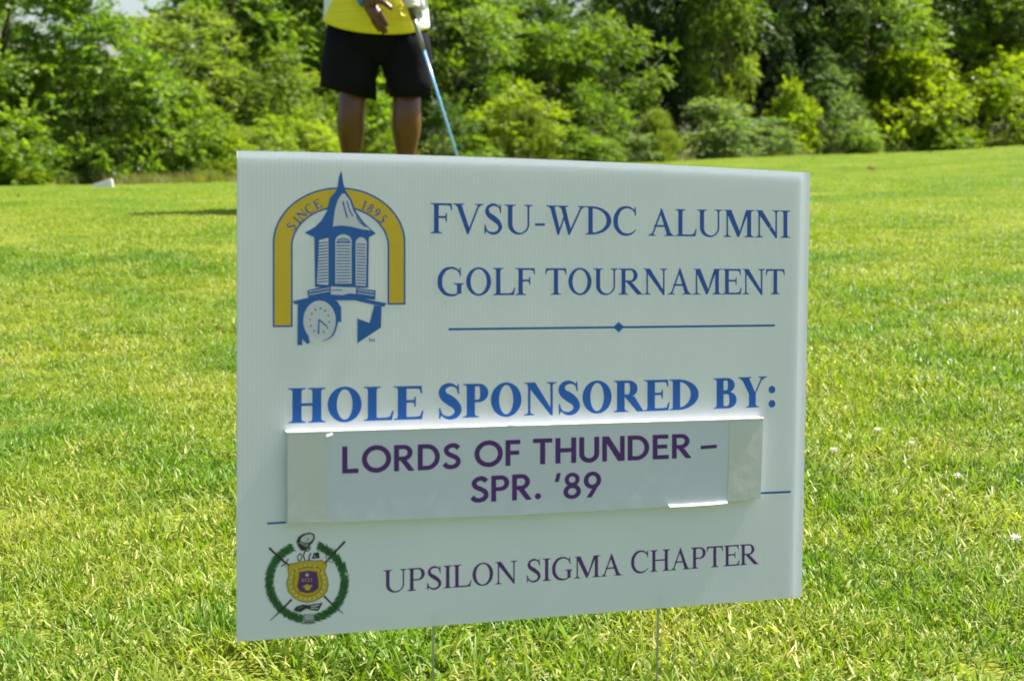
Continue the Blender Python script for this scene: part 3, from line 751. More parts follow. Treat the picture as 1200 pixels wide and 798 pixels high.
for x in (376, 396, 416, 436): p.k = k0; cl([(x, 402), (x + 12, 402)], 3.5, M['shield_gold']); p.k = k0; cl([(x, 418), (x + 12, 418)], 3.5, M['shield_gold']); p.k = k0 + 1; cl([(x + 6, 402), (x + 6, 418)], 4, M['shield_gold'])
cp([(378, 452), (400, 446), (410, 438), (430, 446), (452, 442), (436, 462), (432, 478), (404, 480), (396, 464)], M['shield_gold'])
cp([(338, 142), (352, 112), (384, 90), (430, 80), (462, 92), (468, 118), (456, 146), (436, 166), (424, 190), (396, 206), (372, 206), (350, 176)], M['black_print'])
cp([(364, 136), (376, 112), (404, 96), (436, 90), (456, 102), (454, 124), (432, 148), (404, 154)], M['white_print'])
cp([(352, 150), (370, 140), (400, 158), (424, 160), (414, 182), (394, 176)], M['grey_print'])
cl([(424, 120), (404, 150), (388, 178)], 4, M['black_print'])
cl([(436, 180), (424, 204), (400, 210), (388, 240), (398, 272)], 8, M['black_print']); cl([(356, 280), (346, 250), (366, 226), (376, 248), (364, 278)], 7, M['black_print'])
cl([(440, 222), (426, 250), (430, 272)], 9, M['black_print']); cp([(446, 262), (458, 222), (494, 216), (500, 258)], M['black_print']); cl([(462, 236), (470, 252)], 5, M['white_print'])
cp([(320, 614), (340, 592), (384, 578), (420, 582), (470, 574), (520, 566), (506, 596), (490, 622), (440, 618), (408, 606), (366, 632), (330, 626)], M['black_print'])
cl([(438, 592), (468, 588), (498, 580)], 7, M['white_print']); cl([(436, 606), (466, 604), (488, 606)], 6, M['white_print']); cl([(350, 604), (384, 592)], 4, M['grey_print'])
cp([(384, 646), (462, 644), (464, 708), (430, 716), (386, 712)], M['grey_print'])
cl([(396, 660), (452, 656)], 5, M['white_print']); cl([(398, 676), (452, 672)], 5, M['white_print']); cl([(390, 706), (424, 700), (462, 704)], 6, M['black_print'])
p.build('crest_emblem', sign)
M['scuff'] = mat('scuff', (.86, .87, .84), .6, .3, noise=(300, .5, (.7, .72, .7)))
p = Print(T_S / 2 + .0007); q9 = random.Random(12)
for px, py, L_, a_ in [(440, 213, 5, 70), (305, 363, 5, 30), (333, 238, 14, -45), (585, 216, 6, 80), (662, 229, 6, 10), (819, 277, 5, 60), (742, 268, 8, 50), (470, 408, 7, 35), (930, 222, 26, 58), (905, 262, 18, 60), (640, 438, 9, 20), (530, 640, 12, 12), (700, 700, 9, 30), (300, 690, 8, 75), (880, 690, 10, 40), (405, 672, 6, 100), (610, 300, 5, 15), (495, 330, 7, 65), (287, 470, 6, 85), (760, 352, 9, 25), (380, 430, 10, 15), (900, 620, 8, 70)]:
    c_, s_ = math.cos(R(a_)), math.sin(R(a_)); w_ = .35 + .4 * q9.random() if L_ > 8 else .9
    pxpoly(p, [(px - c_ * L_ / 2, py + s_ * L_ / 2), (px + s_ * w_, py + c_ * w_), (px + c_ * L_ / 2, py - s_ * L_ / 2), (px - s_ * w_ * .6, py - c_ * w_ * .6)], M['scuff'], 1)
tag(p.build('scuff_marks', sign), kind='stuff')

# --- the paper name strip taped over the board, standing proud of it
M['paper'] = mat('strip_paper', (.53, .575, .65), .55, .35, noise=(7, .5, (.49, .535, .61)), bump=(30, .05))
M['sunlit_paper'] = mat('strip_sunlit_edge', (.86, .87, .88), .6, .3, noise=(120, .4, (.75, .76, .78)))  # paler copy of the strip paper: sunlit brightness put into the colour
M['tape'] = mat('clear_tape', (.535, .56, .56), .28, .5, noise=(9, .6, (.49, .515, .515)), bump=(18, .12))
OFF = T_S / 2 + .0085
strip = empty('name_strip'); strip.parent = sign
def front(px, py): x, z = uv(px, py, OFF); return Vector((x, -OFF, z))
xa, xb, xc, xd = 336.5, 383, 855, 894.5
def ytop(px): return 507 + (490.5 - 507) * (px - 337) / (894 - 337)
def ybot(px): return np.interp(px, [336, 460, 600, 780, 855, 891], [613.5, 609.0, 603.5, 594, 589, 584.5])
N_ = 90
V, F = [], []
pxs = [xa + (xd - xa) * i / N_ for i in range(N_ + 1)]
r9 = random.Random(4)
tops, bots = [], []
for px in pxs:
    f = front(px - (3 if px > 880 else 0) * 0, ytop(px)); b = front(px - .004 * 0 - (3.0 * (px - xa) / (xd - xa)), float(ybot(px))); tops.append(f); bots.append(b)
for i, (a, b) in enumerate(zip(tops, bots)):
    V += [a, b, Vector((a.x, -T_S / 2 - .0003, a.z + .0012 + r9.uniform(0, .0005))), Vector((b.x, -T_S / 2 - .0003, b.z - .0002))]
body_F = []; top_F = []
for i in range(N_):
    a = 4 * i
    body_F.append((a + 1, a + 5, a + 4, a)); top_F.append((a, a + 4, a + 6, a + 2)); body_F.append((a + 3, a + 7, a + 5, a + 1))
n4 = 4 * N_
body_F += [(0, 2, 3, 1), (n4, n4 + 1, n4 + 3, n4 + 2)]
me = mesh_py('strip_card', V, body_F + top_F); me.materials.append(M['paper']); me.materials.append(M['sunlit_paper'])
me.polygons.foreach_set('material_index', [0] * len(body_F) + [1] * len(top_F))
link_mesh('strip_card', me, None, strip)
# torn lip along the upper fold, sunlight put into its pale colour
V, F = [], []
for i in range(241):
    px = xa + (xd - xa) * i / 240; a = front(px, ytop(px)); h = .0009 + .0007 * r9.random() + (.0016 if 596 < px < 606 else 0) + (.0008 if 868 < px < 880 else 0)
    V += [a + Vector((0, -.0002, -.0003)), a + Vector((0, -.0009 - .0006 * r9.random(), .0004)), a + Vector((0, .0012, h)), a + Vector((0, .003, h * .8))]
for i in range(240):
    q = 4 * i; F += [(q, q + 4, q + 5, q + 1), (q + 1, q + 5, q + 6, q + 2), (q + 2, q + 6, q + 7, q + 3)]
link_mesh('fold_lip', mesh_py('fold_lip', V, F, smooth=True), M['sunlit_paper'], strip)
def tape_piece(x0, x1):
    V = []; n = 6
    for i in range(n + 1):
        px = x0 + (x1 - x0) * i / n; a = front(px, ytop(px) + 1.5); b = front(px - 3.0 * (px - xa) / (xd - xa), float(ybot(px)) - .6)
        V += [a + Vector((0, -.00025, 0)), b + Vector((0, -.00025, 0))]
    F = [(2 * i + 1, 2 * i + 3, 2 * i + 2, 2 * i) for i in range(n)]
    return link_mesh('tape', mesh_py('tape', V, F), M['tape'], strip)
tape_piece(xa + .6, xb); tape_piece(xc, xd - .6)
# small paper lips curling out: lower right edge, upper left corner
def lip(pts, out, name='paper_lip'):
    V = []
    for k, (px, py) in enumerate(pts):
        a = front(px, py); V += [a + Vector((0, -.0002, .0)), a + Vector((0, -.0016 - out * .5, -.0006)), a + Vector((0, -.0016 - out, -.0020))]
    F = []
    for i in range(len(pts) - 1):
        q = 3 * i; F += [(q, q + 3, q + 4, q + 1), (q + 1, q + 4, q + 5, q + 2)]
    return link_mesh(name, mesh_py(name, V, F, smooth=True), M['sunlit_paper'], strip)
lip([(783, 591.2), (800, 590.6), (816, 589.6), (832, 588.6), (851, 586.8)], .0014)
lip([(382, 509), (385, 508), (389, 506.6)], .0012)
p = Print(OFF + .00012)
S = Sans()
for t_, q in (('LORDS', [(401, 523.2), (401, 554.8), (540, 519), (540, 549)]), ('OF', [(556, 517), (556, 547.2), (609.7, 515), (609.7, 545.2)]),
              ('THUNDER', [(624.5, 514), (624.5, 544.3), (810.4, 508), (810.4, 536.4)]), ('-', [(821, 509), (821, 536.5), (840, 507.5), (840, 535)]),
              ('SPR.', [(551, 558.8), (551, 589), (634, 554), (634, 584.5)]), ("'89", [(650, 555), (650, 585.4), (704.5, 552), (704.5, 581.7)])):
    word(p, t_, q, S, M['label_purple'], .10 if t_ != 'THUNDER' else .11, OFF)
p.build('name_lettering', strip)

# ------------------------------------------------------------------ trees
def make_crown(seed, kind, H, Wd, nclump, nspray, nleaf, leaf, base=.12):
    r = np.random.RandomState(seed)
    C = []
    tries = 0
    while len(C) < nclump and tries < 40000:
        tries += 1
        d = r.normal(size=3); d /= np.linalg.norm(d)
        rad = r.uniform(.35, 1.0) ** .5
        z = d[2] * rad
        if kind == 'cone':
            zz = r.uniform(0, 1); a = r.uniform(0, 6.28); q = (1 - zz) ** .8 * r.uniform(.5, 1) * Wd / 2
            c = np.array([q * math.cos(a), q * math.sin(a), zz * H * .97])
        elif kind == 'shrub':
            c = np.array([d[0] * rad * Wd / 2, d[1] * rad * Wd / 2, abs(z) * H * .92 + .05 * H])
        else:
            wobble = 1 + .25 * math.sin(3 * math.atan2(d[1], d[0]) + seed) + .12 * math.sin(5 * d[2] + seed * 2)
            c = np.array([d[0] * rad * Wd / 2 * wobble, d[1] * rad * Wd / 2 * wobble, H * (base + (1 - base) * (.5 + .47 * z))])
        C.append(c)
    C = np.array(C); cr = Wd * (.125 if kind == 'tree' else .155 if kind == 'shrub' else .12) * r.uniform(.7, 1.25, len(C))
    # sprays
    ns = nclump * nspray
    ci = np.repeat(np.arange(nclump), nspray)
    d = r.normal(size=(ns, 3)); d[:, 2] = d[:, 2] * .8 + .55
    outw = C[ci] - np.array([0, 0, H * .45]); outw /= np.linalg.norm(outw, axis=1)[:, None] + 1e-6
    d = d / np.linalg.norm(d, axis=1)[:, None] + outw * .55; d /= np.linalg.norm(d, axis=1)[:, None]
    s0 = C[ci] + d * (cr[ci] * r.uniform(.35, 1.0, ns))[:, None] * np.array([1, 1, .62])
    if kind == 'cone': tw = d * np.array([.6, .6, 1]) + np.array([0, 0, 1.0])
    else: tw = d + r.normal(size=(ns, 3)) * .45; tw[:, 2] = tw[:, 2] * .55 + .05
    tw /= np.linalg.norm(tw, axis=1)[:, None]
    tl = leaf * (5.0 if kind != 'cone' else 6) * r.uniform(.7, 1.3, ns)
    tint_c = r.uniform(.1, .75, nclump)[ci] + r.normal(size=ns) * .14
    li = np.repeat(np.arange(ns), nleaf); k = np.tile(np.arange(nleaf), ns)
    n = len(li); u = (k + .5) / nleaf
    side = np.where(k % 2 == 0, 1.0, -1.0)
    up = np.array([0, 0, 1.0]) + r.normal(size=(ns, 3)) * .38 + outw * .25
    lat = np.cross(tw, up); lat /= np.linalg.norm(lat, axis=1)[:, None] + 1e-6
    nrm = np.cross(lat, tw)
    P0 = s0[li] + tw[li] * (u * tl[li])[:, None]; P0[:, 2] -= (u ** 2 * tl[li]) * (.25 if kind != 'cone' else 0)
    ld = lat[li] * side[:, None] * (.85 if kind != 'cone' else .35) + tw[li] * .6 + r.normal(size=(n, 3)) * .28; ld[:, 2] -= .15 if kind != 'cone' else -.3
    ld /= np.linalg.norm(ld, axis=1)[:, None]
    nn = nrm[li] + r.normal(size=(n, 3)) * .45; sd = np.cross(ld, nn); sd /= np.linalg.norm(sd, axis=1)[:, None] + 1e-6
    ll = leaf * r.uniform(.65, 1.3, n); lw = ll * (.36 if kind != 'cone' else .16)
    nn2 = np.cross(sd, ld)
    A = P0; Bp = P0 + ld * (ll * .45)[:, None] + sd * lw[:, None] + nn2 * (ll * .08)[:, None]
    Tt = P0 + ld * ll[:, None]; Cp = P0 + ld * (ll * .45)[:, None] - sd * lw[:, None] + nn2 * (ll * .08)[:, None]
    V = np.stack([A, Bp, Tt, Cp], 1).reshape(-1, 3); V[:, 2] = np.maximum(V[:, 2], .02)
    b = np.arange(n) * 4
    F = np.concatenate([np.stack([b, b + 1, b + 2], -1), np.stack([b, b + 2, b + 3], -1)])
    tint = np.repeat(np.clip(tint_c[li] + r.normal(size=n) * .12, 0, 1), 4)
    me = mesh_np('crown', V, F, attrs={'tint': tint}); me.materials.append(M['needle'] if kind == 'cone' else M['leaf'])
    # trunk and limbs
    parts = []
    if kind != 'shrub':
        top = H * .8; tr = Wd * .022 + .03
        path = [(.08 * math.sin(z * 2 + seed) * z, .06 * math.cos(z * 1.5 + seed) * z, z * top) for z in (0, .15, .35, .6, .85, 1)]
        parts.append(tube(path, [tr * 1.3, tr, tr * .85, tr * .6, tr * .35, .01], 8))
        for c in C[r.permutation(nclump)[:16]]:
            h = min(max(c[2] * .55, .12 * H), top); q = h / top; a = Vector((.08 * math.sin(q * 2 + seed) * q, .06 * math.cos(q * 1.5 + seed) * q, h))
            c = Vector(c); mid = a.lerp(c, .5) + Vector((0, 0, -.06 * H * (1 if kind == 'tree' else 0)))
            parts.append(tube([a, mid, c], [tr * .4, tr * .25, .008], 5))
    else:
        for c in C[r.permutation(nclump)[:12]]:
            c = Vector(c); a = Vector((c.x * .12, c.y * .12, 0)); parts.append(tube([a, a.lerp(c, .5) + Vector((0, 0, .1)), c], [.03, .02, .008], 5))
    tm = mesh_py('trunk', *merge(parts), smooth=True); tm.materials.append(M['bark'])
    return me, tm, H, Wd
PROTO = {
 'tree': [make_crown(s, 'tree', 8.0, 6.0, 75, 26, 16, q, .10) for s, q in ((1, .125), (2, .15), (3, .11))],
 'bush': [make_crown(s, 'shrub', 3.0, 4.0, 42, 30, 15, q) for s, q in ((4, .10), (5, .125), (6, .09), (14, .11))],
 'fine': [make_crown(s, 'shrub', 3.0, 4.0, 46, 40, 18, .070) for s in (7, 8)],
 'cedar': [make_crown(s, 'cone', 2.4, 1.7, 60, 26, 18, .07) for s in (9,)],
}
GREENS = {'mid': (.135, .225, .026), 'yellow': (.215, .305, .018), 'dark': (.062, .120, .028), 'deep': (.024, .052, .015), 'grey': (.145, .225, .095), 'pale': (.185, .265, .048), 'olive': (.22, .29, .034), 'glossy': (.145, .245, .042)}  # deep: shade of the hollow put into the leaf colour
cnt = {}
def tree(px, D, h, w, kind, color, label, name=None, group=None, rot=None):
    k = cnt.get(kind, 0); cnt[kind] = k + 1
    cr, tm, H0, W0 = PROTO[kind][k % len(PROTO[kind])]
    p = at_depth(px, D)
    nm = name or {'tree': 'broadleaf_tree', 'bush': 'leafy_bush', 'fine': 'leafy_shrub', 'cedar': 'cedar_shrub'}[kind]
    root = empty(nm, (p.x, p.y, p.z - .05), (0, 0, rnd.uniform(0, 6.28) if rot is None else rot))
    root.scale = (w / W0, w / W0, h / H0)
    tag(root, label, 'tree' if kind == 'tree' else 'shrub', group)
    c = GREENS[color]; j = rnd.uniform(.92, 1.08)
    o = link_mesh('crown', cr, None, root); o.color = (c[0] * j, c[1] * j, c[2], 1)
    link_mesh('trunk' if kind in ('tree', 'cedar') else 'stems', tm, None, root)
    return root
def hpx(px, D, ytop):                                # height that carries a top edge to this row of the picture
    return -slope_of(ytop) * D + CZ - at_depth(px, D).z
def wpx(D, w): return w / FPX * D
# front edge of the wood, left to right: px, extra distance, top row or None, width in px, kind, colour, label
FRONT = [
 (-130, 2.5, -190, 330, 'tree', 'glossy', 'big dense broadleaf tree rising just outside the left edge of the lawn'),
 (5, 2.2, -120, 255, 'tree', 'glossy', 'large glossy broadleaf tree filling the upper left corner behind the lawn'),
 (105, .6, 30, 230, 'bush', 'glossy', 'rounded glossy green bush in front of the large left tree'),
 (-5, .3, 92, 150, 'bush', 'mid', 'leafy bush at the far left foot of the wood'),
 (15, -.6, 172, 70, 'bush', 'yellow', 'small low bush at the left edge where lawn meets wood'),
 (172, .5, 82, 150, 'bush', 'mid', 'mid green bush behind the white tee marker block'),
 (225, 1.0, 108, 120, 'fine', 'yellow', 'bright yellow green shrub sloping down beside the left tree'),
 (255, .2, 150, 80, 'fine', 'yellow', 'low yellow green shrub just left of the sign corner'),
 (330, 3.0, 62, 135, 'fine', 'pale', 'tall pale green vine covered shrub left of the golfer'),
 (352, 1.0, 120, 120, 'fine', 'yellow', 'feathery light green shrub above the left end of the sign'),
 (300, .6, 148, 110, 'bush', 'pale', 'low pale bush behind the top left corner of the sign'),
 (415, 2.5, 90, 120, 'bush', 'mid', 'mid green bush between and behind the legs of the golfer'),
 (452, .8, 150, 60, 'fine', 'yellow', 'small yellowish shrub showing between the calves of the golfer'),
 (520, 1.6, 118, 80, 'bush', 'dark', 'dark green bush behind the blue shaft of the club'),
 (548, .8, 158, 70, 'bush', 'mid', 'low bush where the club shaft meets the sign'),
 (600, 1.4, 96, 112, 'bush', 'yellow', 'yellow green bush right of the golf club shaft'),
 (620, .3, 132, 62, 'cedar', 'olive', 'olive green cedar shrub in front of the yellow green bush'),
 (690, 2.0, 92, 92, 'fine', 'mid', 'young sapling with bright leaves above the centre of the sign'),
 (672, .3, 150, 90, 'bush', 'mid', 'low mid green bush right of the taller cedar shrub'),
 (770, .2, 136, 62, 'cedar', 'olive', 'small rounded cedar shrub above the word alumni'),
 (735, .6, 142, 90, 'bush', 'grey', 'grey green bush left of the small rounded cedar shrub'),
 (828, .8, 118, 110, 'bush', 'grey', 'grey green leafy bush right of the small rounded cedar shrub'),
 (885, .6, 138, 90, 'bush', 'grey', 'low grey green bush under the dark hollow in the wood'),
 (925, 1.2, 100, 60, 'bush', 'yellow', 'bright young bush at the right rim of the dark hollow'),
 (958, 1.6, 62, 112, 'fine', 'grey', 'tall silvery green shrub right of the dark hollow'),
 (985, .4, 140, 80, 'bush', 'mid', 'low bush above the top right corner of the sign'),
 (1050, 1.6, 60, 140, 'bush', 'yellow', 'left half of the bright yellow green trees at the right'),
 (1125, 1.8, 42, 170, 'bush', 'yellow', 'tall bright yellow green bush at the right end of the wood edge'),
 (1090, .2, 138, 100, 'bush', 'mid', 'shaded green bush under the bright yellow green trees'),
 (1190, 1.4, 78, 100, 'bush', 'mid', 'green bush at the right edge of the picture'),
 (-330, 3.0, -150, 330, 'tree', 'mid', 'broadleaf tree second beyond the left edge of the view'),
 (-540, 3.0, -170, 340, 'tree', 'glossy', 'broadleaf tree farthest beyond the left edge of the view'),
 (1440, 2.5, -20, 220, 'tree', 'glossy', 'broadleaf tree farthest beyond the right edge of the view'),
 (1270, 2.0, 10, 180, 'tree', 'mid', 'broadleaf tree just beyond the right edge of the lawn view'),
]
for px, dd, yt, w, kind, colr, lab in FRONT:
    D = float(edge_at(px)[0]) + dd + wpx(float(edge_at(px)[0]), w) * .28
    tree(px, D, hpx(px, D, yt), wpx(D, w), kind, colr, lab)
# taller trees behind
BACK = [
 (215, 6, 8, 130, 'pale', 'tree of medium green whose top meets the small gap of sky at upper left'),
 (275, 8, -60, 140, 'mid', 'tall tree behind the pale vine covered shrub'),
 (345, 9, -120, 130, 'mid', 'tall tree standing behind the left side of the golfer'),
 (400, 7, -90, 130, 'dark', 'dark tree directly behind the shorts of the golfer'),
 (470, 9, -130, 150, 'dark', 'dark tall tree behind the gloved hand of the golfer'),
 (535, 6, -40, 130, 'mid', 'tree just right of the golfer with leafy sprays in the sun'),
 (600, 9, -20, 130, 'dark', 'dark tree beneath the second gap of sky at top centre'),
 (640, 5.5, 20, 95, 'mid', 'mid green tree behind the yellow green bush at centre'),
 (712, 4.5, 14, 100, 'mid', 'tree with pale sunlit sprays above the young sapling'),
 (790, 8, -120, 160, 'dark', 'dark tree left of the tall light column of leaves'),
 (838, 4.0, -60, 72, 'pale', 'tall narrow light green tree at the left of the dark hollow'),
 (765, 6, -80, 80, 'deep', 'tree coloured dark for shade right of the tree with pale sunlit sprays'),
 (880, 5.5, -90, 80, 'deep', 'narrow tree coloured dark for shade standing in the dark hollow of the wood'),
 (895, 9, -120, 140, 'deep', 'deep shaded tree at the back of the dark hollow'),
 (945, 6, -100, 120, 'dark', 'dark tree behind the tall silvery shrub'),
 (1010, 5.5, -70, 130, 'mid', 'green tree over the left half of the bright yellow trees'),
 (1080, 7.5, -120, 160, 'dark', 'dark tree behind the bright yellow green small tree'),
 (1150, 6, -90, 140, 'yellow', 'yellowish tree in the upper right corner of the picture'),
 (1215, 7, -110, 150, 'dark', 'dark tree at the right edge behind the green bush'),
 (120, 7, 58, 150, 'dark', 'dark tree below the sky gap behind the large left tree'),
]
for px, dd, yt, w, colr, lab in BACK:
    D = float(edge_at(px)[0]) + dd
    tree(px, D, hpx(px, D, yt), wpx(D, w) * 1.15, 'tree', colr, lab)
# the deep shade inside the wood: a further rank
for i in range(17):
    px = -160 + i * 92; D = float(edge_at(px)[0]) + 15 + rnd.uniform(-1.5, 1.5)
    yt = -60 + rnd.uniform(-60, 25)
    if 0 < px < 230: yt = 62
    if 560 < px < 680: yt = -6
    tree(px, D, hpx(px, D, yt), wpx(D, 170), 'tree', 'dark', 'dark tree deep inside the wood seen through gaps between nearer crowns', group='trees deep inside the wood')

# ------------------------------------------------------------------ white tee marker on the lawn at left
M['white_paint'] = mat('white_paint', (.78, .78, .76), .5, .4, noise=(20, .4, (.68, .68, .64)))
p0 = on_ground(122, 222)
sc_ = (p0.y) / FPX
bm = bmesh.new()
w, h, d = 25 * sc_, 10.5 * sc_, 9 * sc_
vs = [bm.verts.new(v) for v in ((-w / 2, -d / 2, 0), (w / 2, -d / 2, 0), (w / 2, d / 2, 0), (-w / 2, d / 2, 0), (w * .30, -d / 2, h), (w * .46, -d / 2, h), (w * .46, d / 2, h), (w * .30, d / 2, h), (-w / 2, -d / 2, h * .42), (-w / 2, d / 2, h * .42))]
for f in ((0, 3, 2, 1), (0, 1, 5, 4, 8), (1, 2, 6, 5), (3, 9, 7, 6, 2), (0, 8, 9, 3), (8, 4, 7, 9), (4, 5, 6, 7)): bm.faces.new([vs[i] for i in f])
bmesh.ops.recalc_face_normals(bm, faces=bm.faces); bmesh.ops.bevel(bm, geom=bm.edges[:], offset=.006, segments=2, affect='EDGES')
me = bpy.data.meshes.new('tee_marker'); bm.to_mesh(me); bm.free()
o = link_mesh('tee_marker', me, M['white_paint']); o.location = p0 + Vector((-.02, 0, .012)); o.rotation_euler = (0, 0, .15)
tag(o, 'white wedge shaped tee marker block lying on the grass at the left', 'tee marker')

# ------------------------------------------------------------------ fallen leaves, clover
M['dry_leaf'] = mat('dry_leaf', (.16, .075, .035), .8, .2, noise=(40, .8, (.28, .15, .06)), translucent=.2)
def dry_leaf(px, py, wpix, label, ang):
    p = on_ground(px, py); s = wpix / FPX * p.y
    V, F = [(0, 0, .02 * s)], []
    for i in range(14):
        a = 6.283 * i / 14; r_ = .5 * (1 if i % 2 else .72); V.append((s * r_ * math.cos(a), s * r_ * .6 * math.sin(a), s * (.16 + .10 * math.sin(a * 2 + ang))))
    for i in range(14): F.append((0, 1 + i, 1 + (i + 1) % 14))
    o = link_mesh('fallen_leaf', mesh_py('fallen_leaf', V, F), M['dry_leaf']); o.location = p + Vector((0, 0, .05)); o.rotation_euler = (.1, .12, ang)
    tag(o, label, 'leaf', 'dry brown leaves on the lawn')
dry_leaf(1021, 204, 14, 'widest curled brown leaf on the lawn right of the sign top corner', .2)
dry_leaf(953, 187, 6, 'tiny dark leaf just above the top right corner of the sign', 1.1)
dry_leaf(1089, 182, 7, 'small brown leaf on far grass under the bright yellow trees', 2.0)
dry_leaf(1075, 249, 7, 'small reddish brown leaf nearest the sign on the right lawn', .8)
dry_leaf(22, 240, 8, 'small brown leaf on the lawn at the far left', 1.6)
dry_leaf(240, 278, 7, 'small orange leaf on the lawn left of the sign, below the shadow of the golfer', .4)
dry_leaf(216, 287, 6, 'tiny orange leaf just left of the small orange leaf by the sign', 2.4)
M['petal'] = mat('clover_petal', (.80, .77, .72), .6, .3, noise=(400, .7, (.66, .54, .46)), translucent=.3); M['stalk'] = mat('stalk', (.12, .2, .04), .6)
def clover(px, py, label, s=.007):
    p = on_ground(px, py + 8); r_ = np.random.RandomState(int(px)); V, F = [], []
    root = empty('clover_flower', p); tag(root, label, 'flower', 'white clover heads in the grass')
    for k in range(46):
        d = r_.normal(size=3); d[2] = abs(d[2]) * .9 - .15; d /= np.linalg.norm(d); t = np.cross(d, r_.normal(size=3)); t /= np.linalg.norm(t); q = np.cross(d, t)
        c = np.array([0, 0, .038]); b = len(V); V += [c + d * s * .3, c + d * s * .75 + t * s * .17, c + d * s * (1 + .25 * r_.uniform()), c + d * s * .75 - t * s * .17 + q * s * .08]
        F += [(b, b + 1, b + 2), (b, b + 2, b + 3)]
    link_mesh('flower_head', mesh_py('flower_head', V, F), M['petal'], root)
    link_mesh('stalk', mesh_py('stalk', *tube([(0.004, 0, 0), (0, .002, .02), (0, 0, .036)], .0009, 6)), M['stalk'], root)
clover(1027, 519, 'upper white clover head on the grass right of the sign')
clover(976, 545, 'white clover head close to the right edge of the sign')
clover(1121, 577, 'white clover head farther right than the upper pair', .007)
clover(1189, 653, 'white clover head near the right edge of the picture', .008)
clover(1067, 537, 'narrow pale clover head between the upper pair', .006)

# ------------------------------------------------------------------ the golfer
GP = at_depth(443, 7.75)
SC = 7.75 / FPX                                       # metres per pixel at the golfer
golfer = empty('person', GP)
tag(golfer, 'golfer in yellow shirt and black shorts standing behind the sign holding a club', 'person')
M['skin'] = mat('brown_skin', (.115, .042, .014), .33, .5, noise=(7, .6, (.100, .034, .011)), bump=(60, .08))
M['shorts'] = mat('black_cloth', (.0055, .0055, .008), .9, .1, noise=(5, .6, (.012, .012, .016)), bump=(7, 1.0))
M['glove'] = mat('glove_leather', (.62, .61, .55), .6, .3, noise=(20, .5, (.45, .45, .40)), bump=(30, .3))
M['band'] = mat('blue_band', (.02, .20, .70), .5)
M['hair'] = mat('short_hair', (.012, .010, .009), .8); M['eye'] = mat('eye_white', (.7, .68, .64), .3); M['pupil'] = mat('pupil', (.015, .01, .008), .2); M['lips'] = mat('lips', (.17, .06, .05), .5)
M['sole'] = mat('shoe_white', (.7, .7, .68), .5); M['sock'] = mat('sock', (.75, .75, .73), .8)
M['tee'] = mat('yellow_tee', (.75, .62, .02), .4)
def zz(y): return CZ - GP.z - slope_of(y) * 7.75       # height on the golfer for a picture row
def xx(x): return (x - 443) * SC * XK
def hp(px, py, dy):                                    # a point dy behind (-: in front of) the golfer's own plane
    r_ = ray(px, py); t = (7.75 + dy) / r_.y
    return (r_.x * t - GP.x, dy, CZ + r_.z * t - GP.z)
def shirt_material():
    m = bpy.data.materials.new('shirt_cloth'); m.use_nodes = True
    nt = m.node_tree; N = nt.nodes; L = nt.links; b = N['Principled BSDF']; b.inputs['Roughness'].default_value = .75
    tc = N.new('ShaderNodeTexCoord'); sx = N.new('ShaderNodeSeparateXYZ'); L.new(tc.outputs['Object'], sx.inputs[0])
    nz = N.new('ShaderNodeTexNoise'); nz.inputs['Scale'].default_value = 7; nz.inputs['Detail'].default_value = 5; L.new(tc.outputs['Object'], nz.inputs['Vector'])
    mp = N.new('ShaderNodeMapping'); mp.inputs['Scale'].default_value = (1, 1, 22); L.new(tc.outputs['Object'], mp.inputs['Vector'])
    n2 = N.new('ShaderNodeTexNoise'); n2.inputs['Scale'].default_value = 4; n2.inputs['Detail'].default_value = 3; L.new(mp.outputs[0], n2.inputs['Vector'])
    cr = N.new('ShaderNodeValToRGB'); e = cr.color_ramp.elements
    e[0].position = .38; e[0].color = (.70, .60, .008, 1); e[1].position = .62; e[1].color = (.80, .72, .03, 1)
    ad = N.new('ShaderNodeMath'); ad.operation = 'ADD'; ad.inputs[1].default_value = 0
    mm = N.new('ShaderNodeMix'); mm.inputs[0].default_value = .5; L.new(nz.outputs['Fac'], mm.inputs[2]); L.new(n2.outputs['Fac'], mm.inputs[3]); L.new(mm.outputs[0], cr.inputs[0])
    # white left panel with slanted edge; right white is sunlight painted into the cloth
    def m2(op, a, bv):
        n = N.new('ShaderNodeMath'); n.operation = op
        for i, v in enumerate((a, bv)):
            if hasattr(v, 'is_output'): L.new(v, n.inputs[i])
            else: n.inputs[i].default_value = v
        return n.outputs[0]
    zrel = m2('SUBTRACT', sx.outputs['Z'], zz(24))
    left = m2('LESS_THAN', m2('ADD', sx.outputs['X'], m2('MULTIPLY', zrel, -.62)), xx(384))
    right = m2('MULTIPLY', m2('GREATER_THAN', m2('SUBTRACT', sx.outputs['X'], m2('MULTIPLY', zrel, -.05)), xx(490)), m2('GREATER_THAN', zrel, -.045))
    white_mask = m2('MAXIMUM', left, right)
    mx = N.new('ShaderNodeMix'); mx.data_type = 'RGBA'; L.new(white_mask, mx.inputs['Factor']); L.new(cr.outputs[0], mx.inputs[6]); mx.inputs[7].default_value = (.74, .77, .80, 1)
    L.new(mx.outputs[2], b.inputs['Base Color'])
    bp = N.new('ShaderNodeBump'); bp.inputs['Strength'].default_value = .5; bp.inputs['Distance'].default_value = .02; L.new(nz.outputs['Fac'], bp.inputs['Height']); L.new(bp.outputs[0], b.inputs['Normal'])
    return m
M['shirt'] = shirt_material()

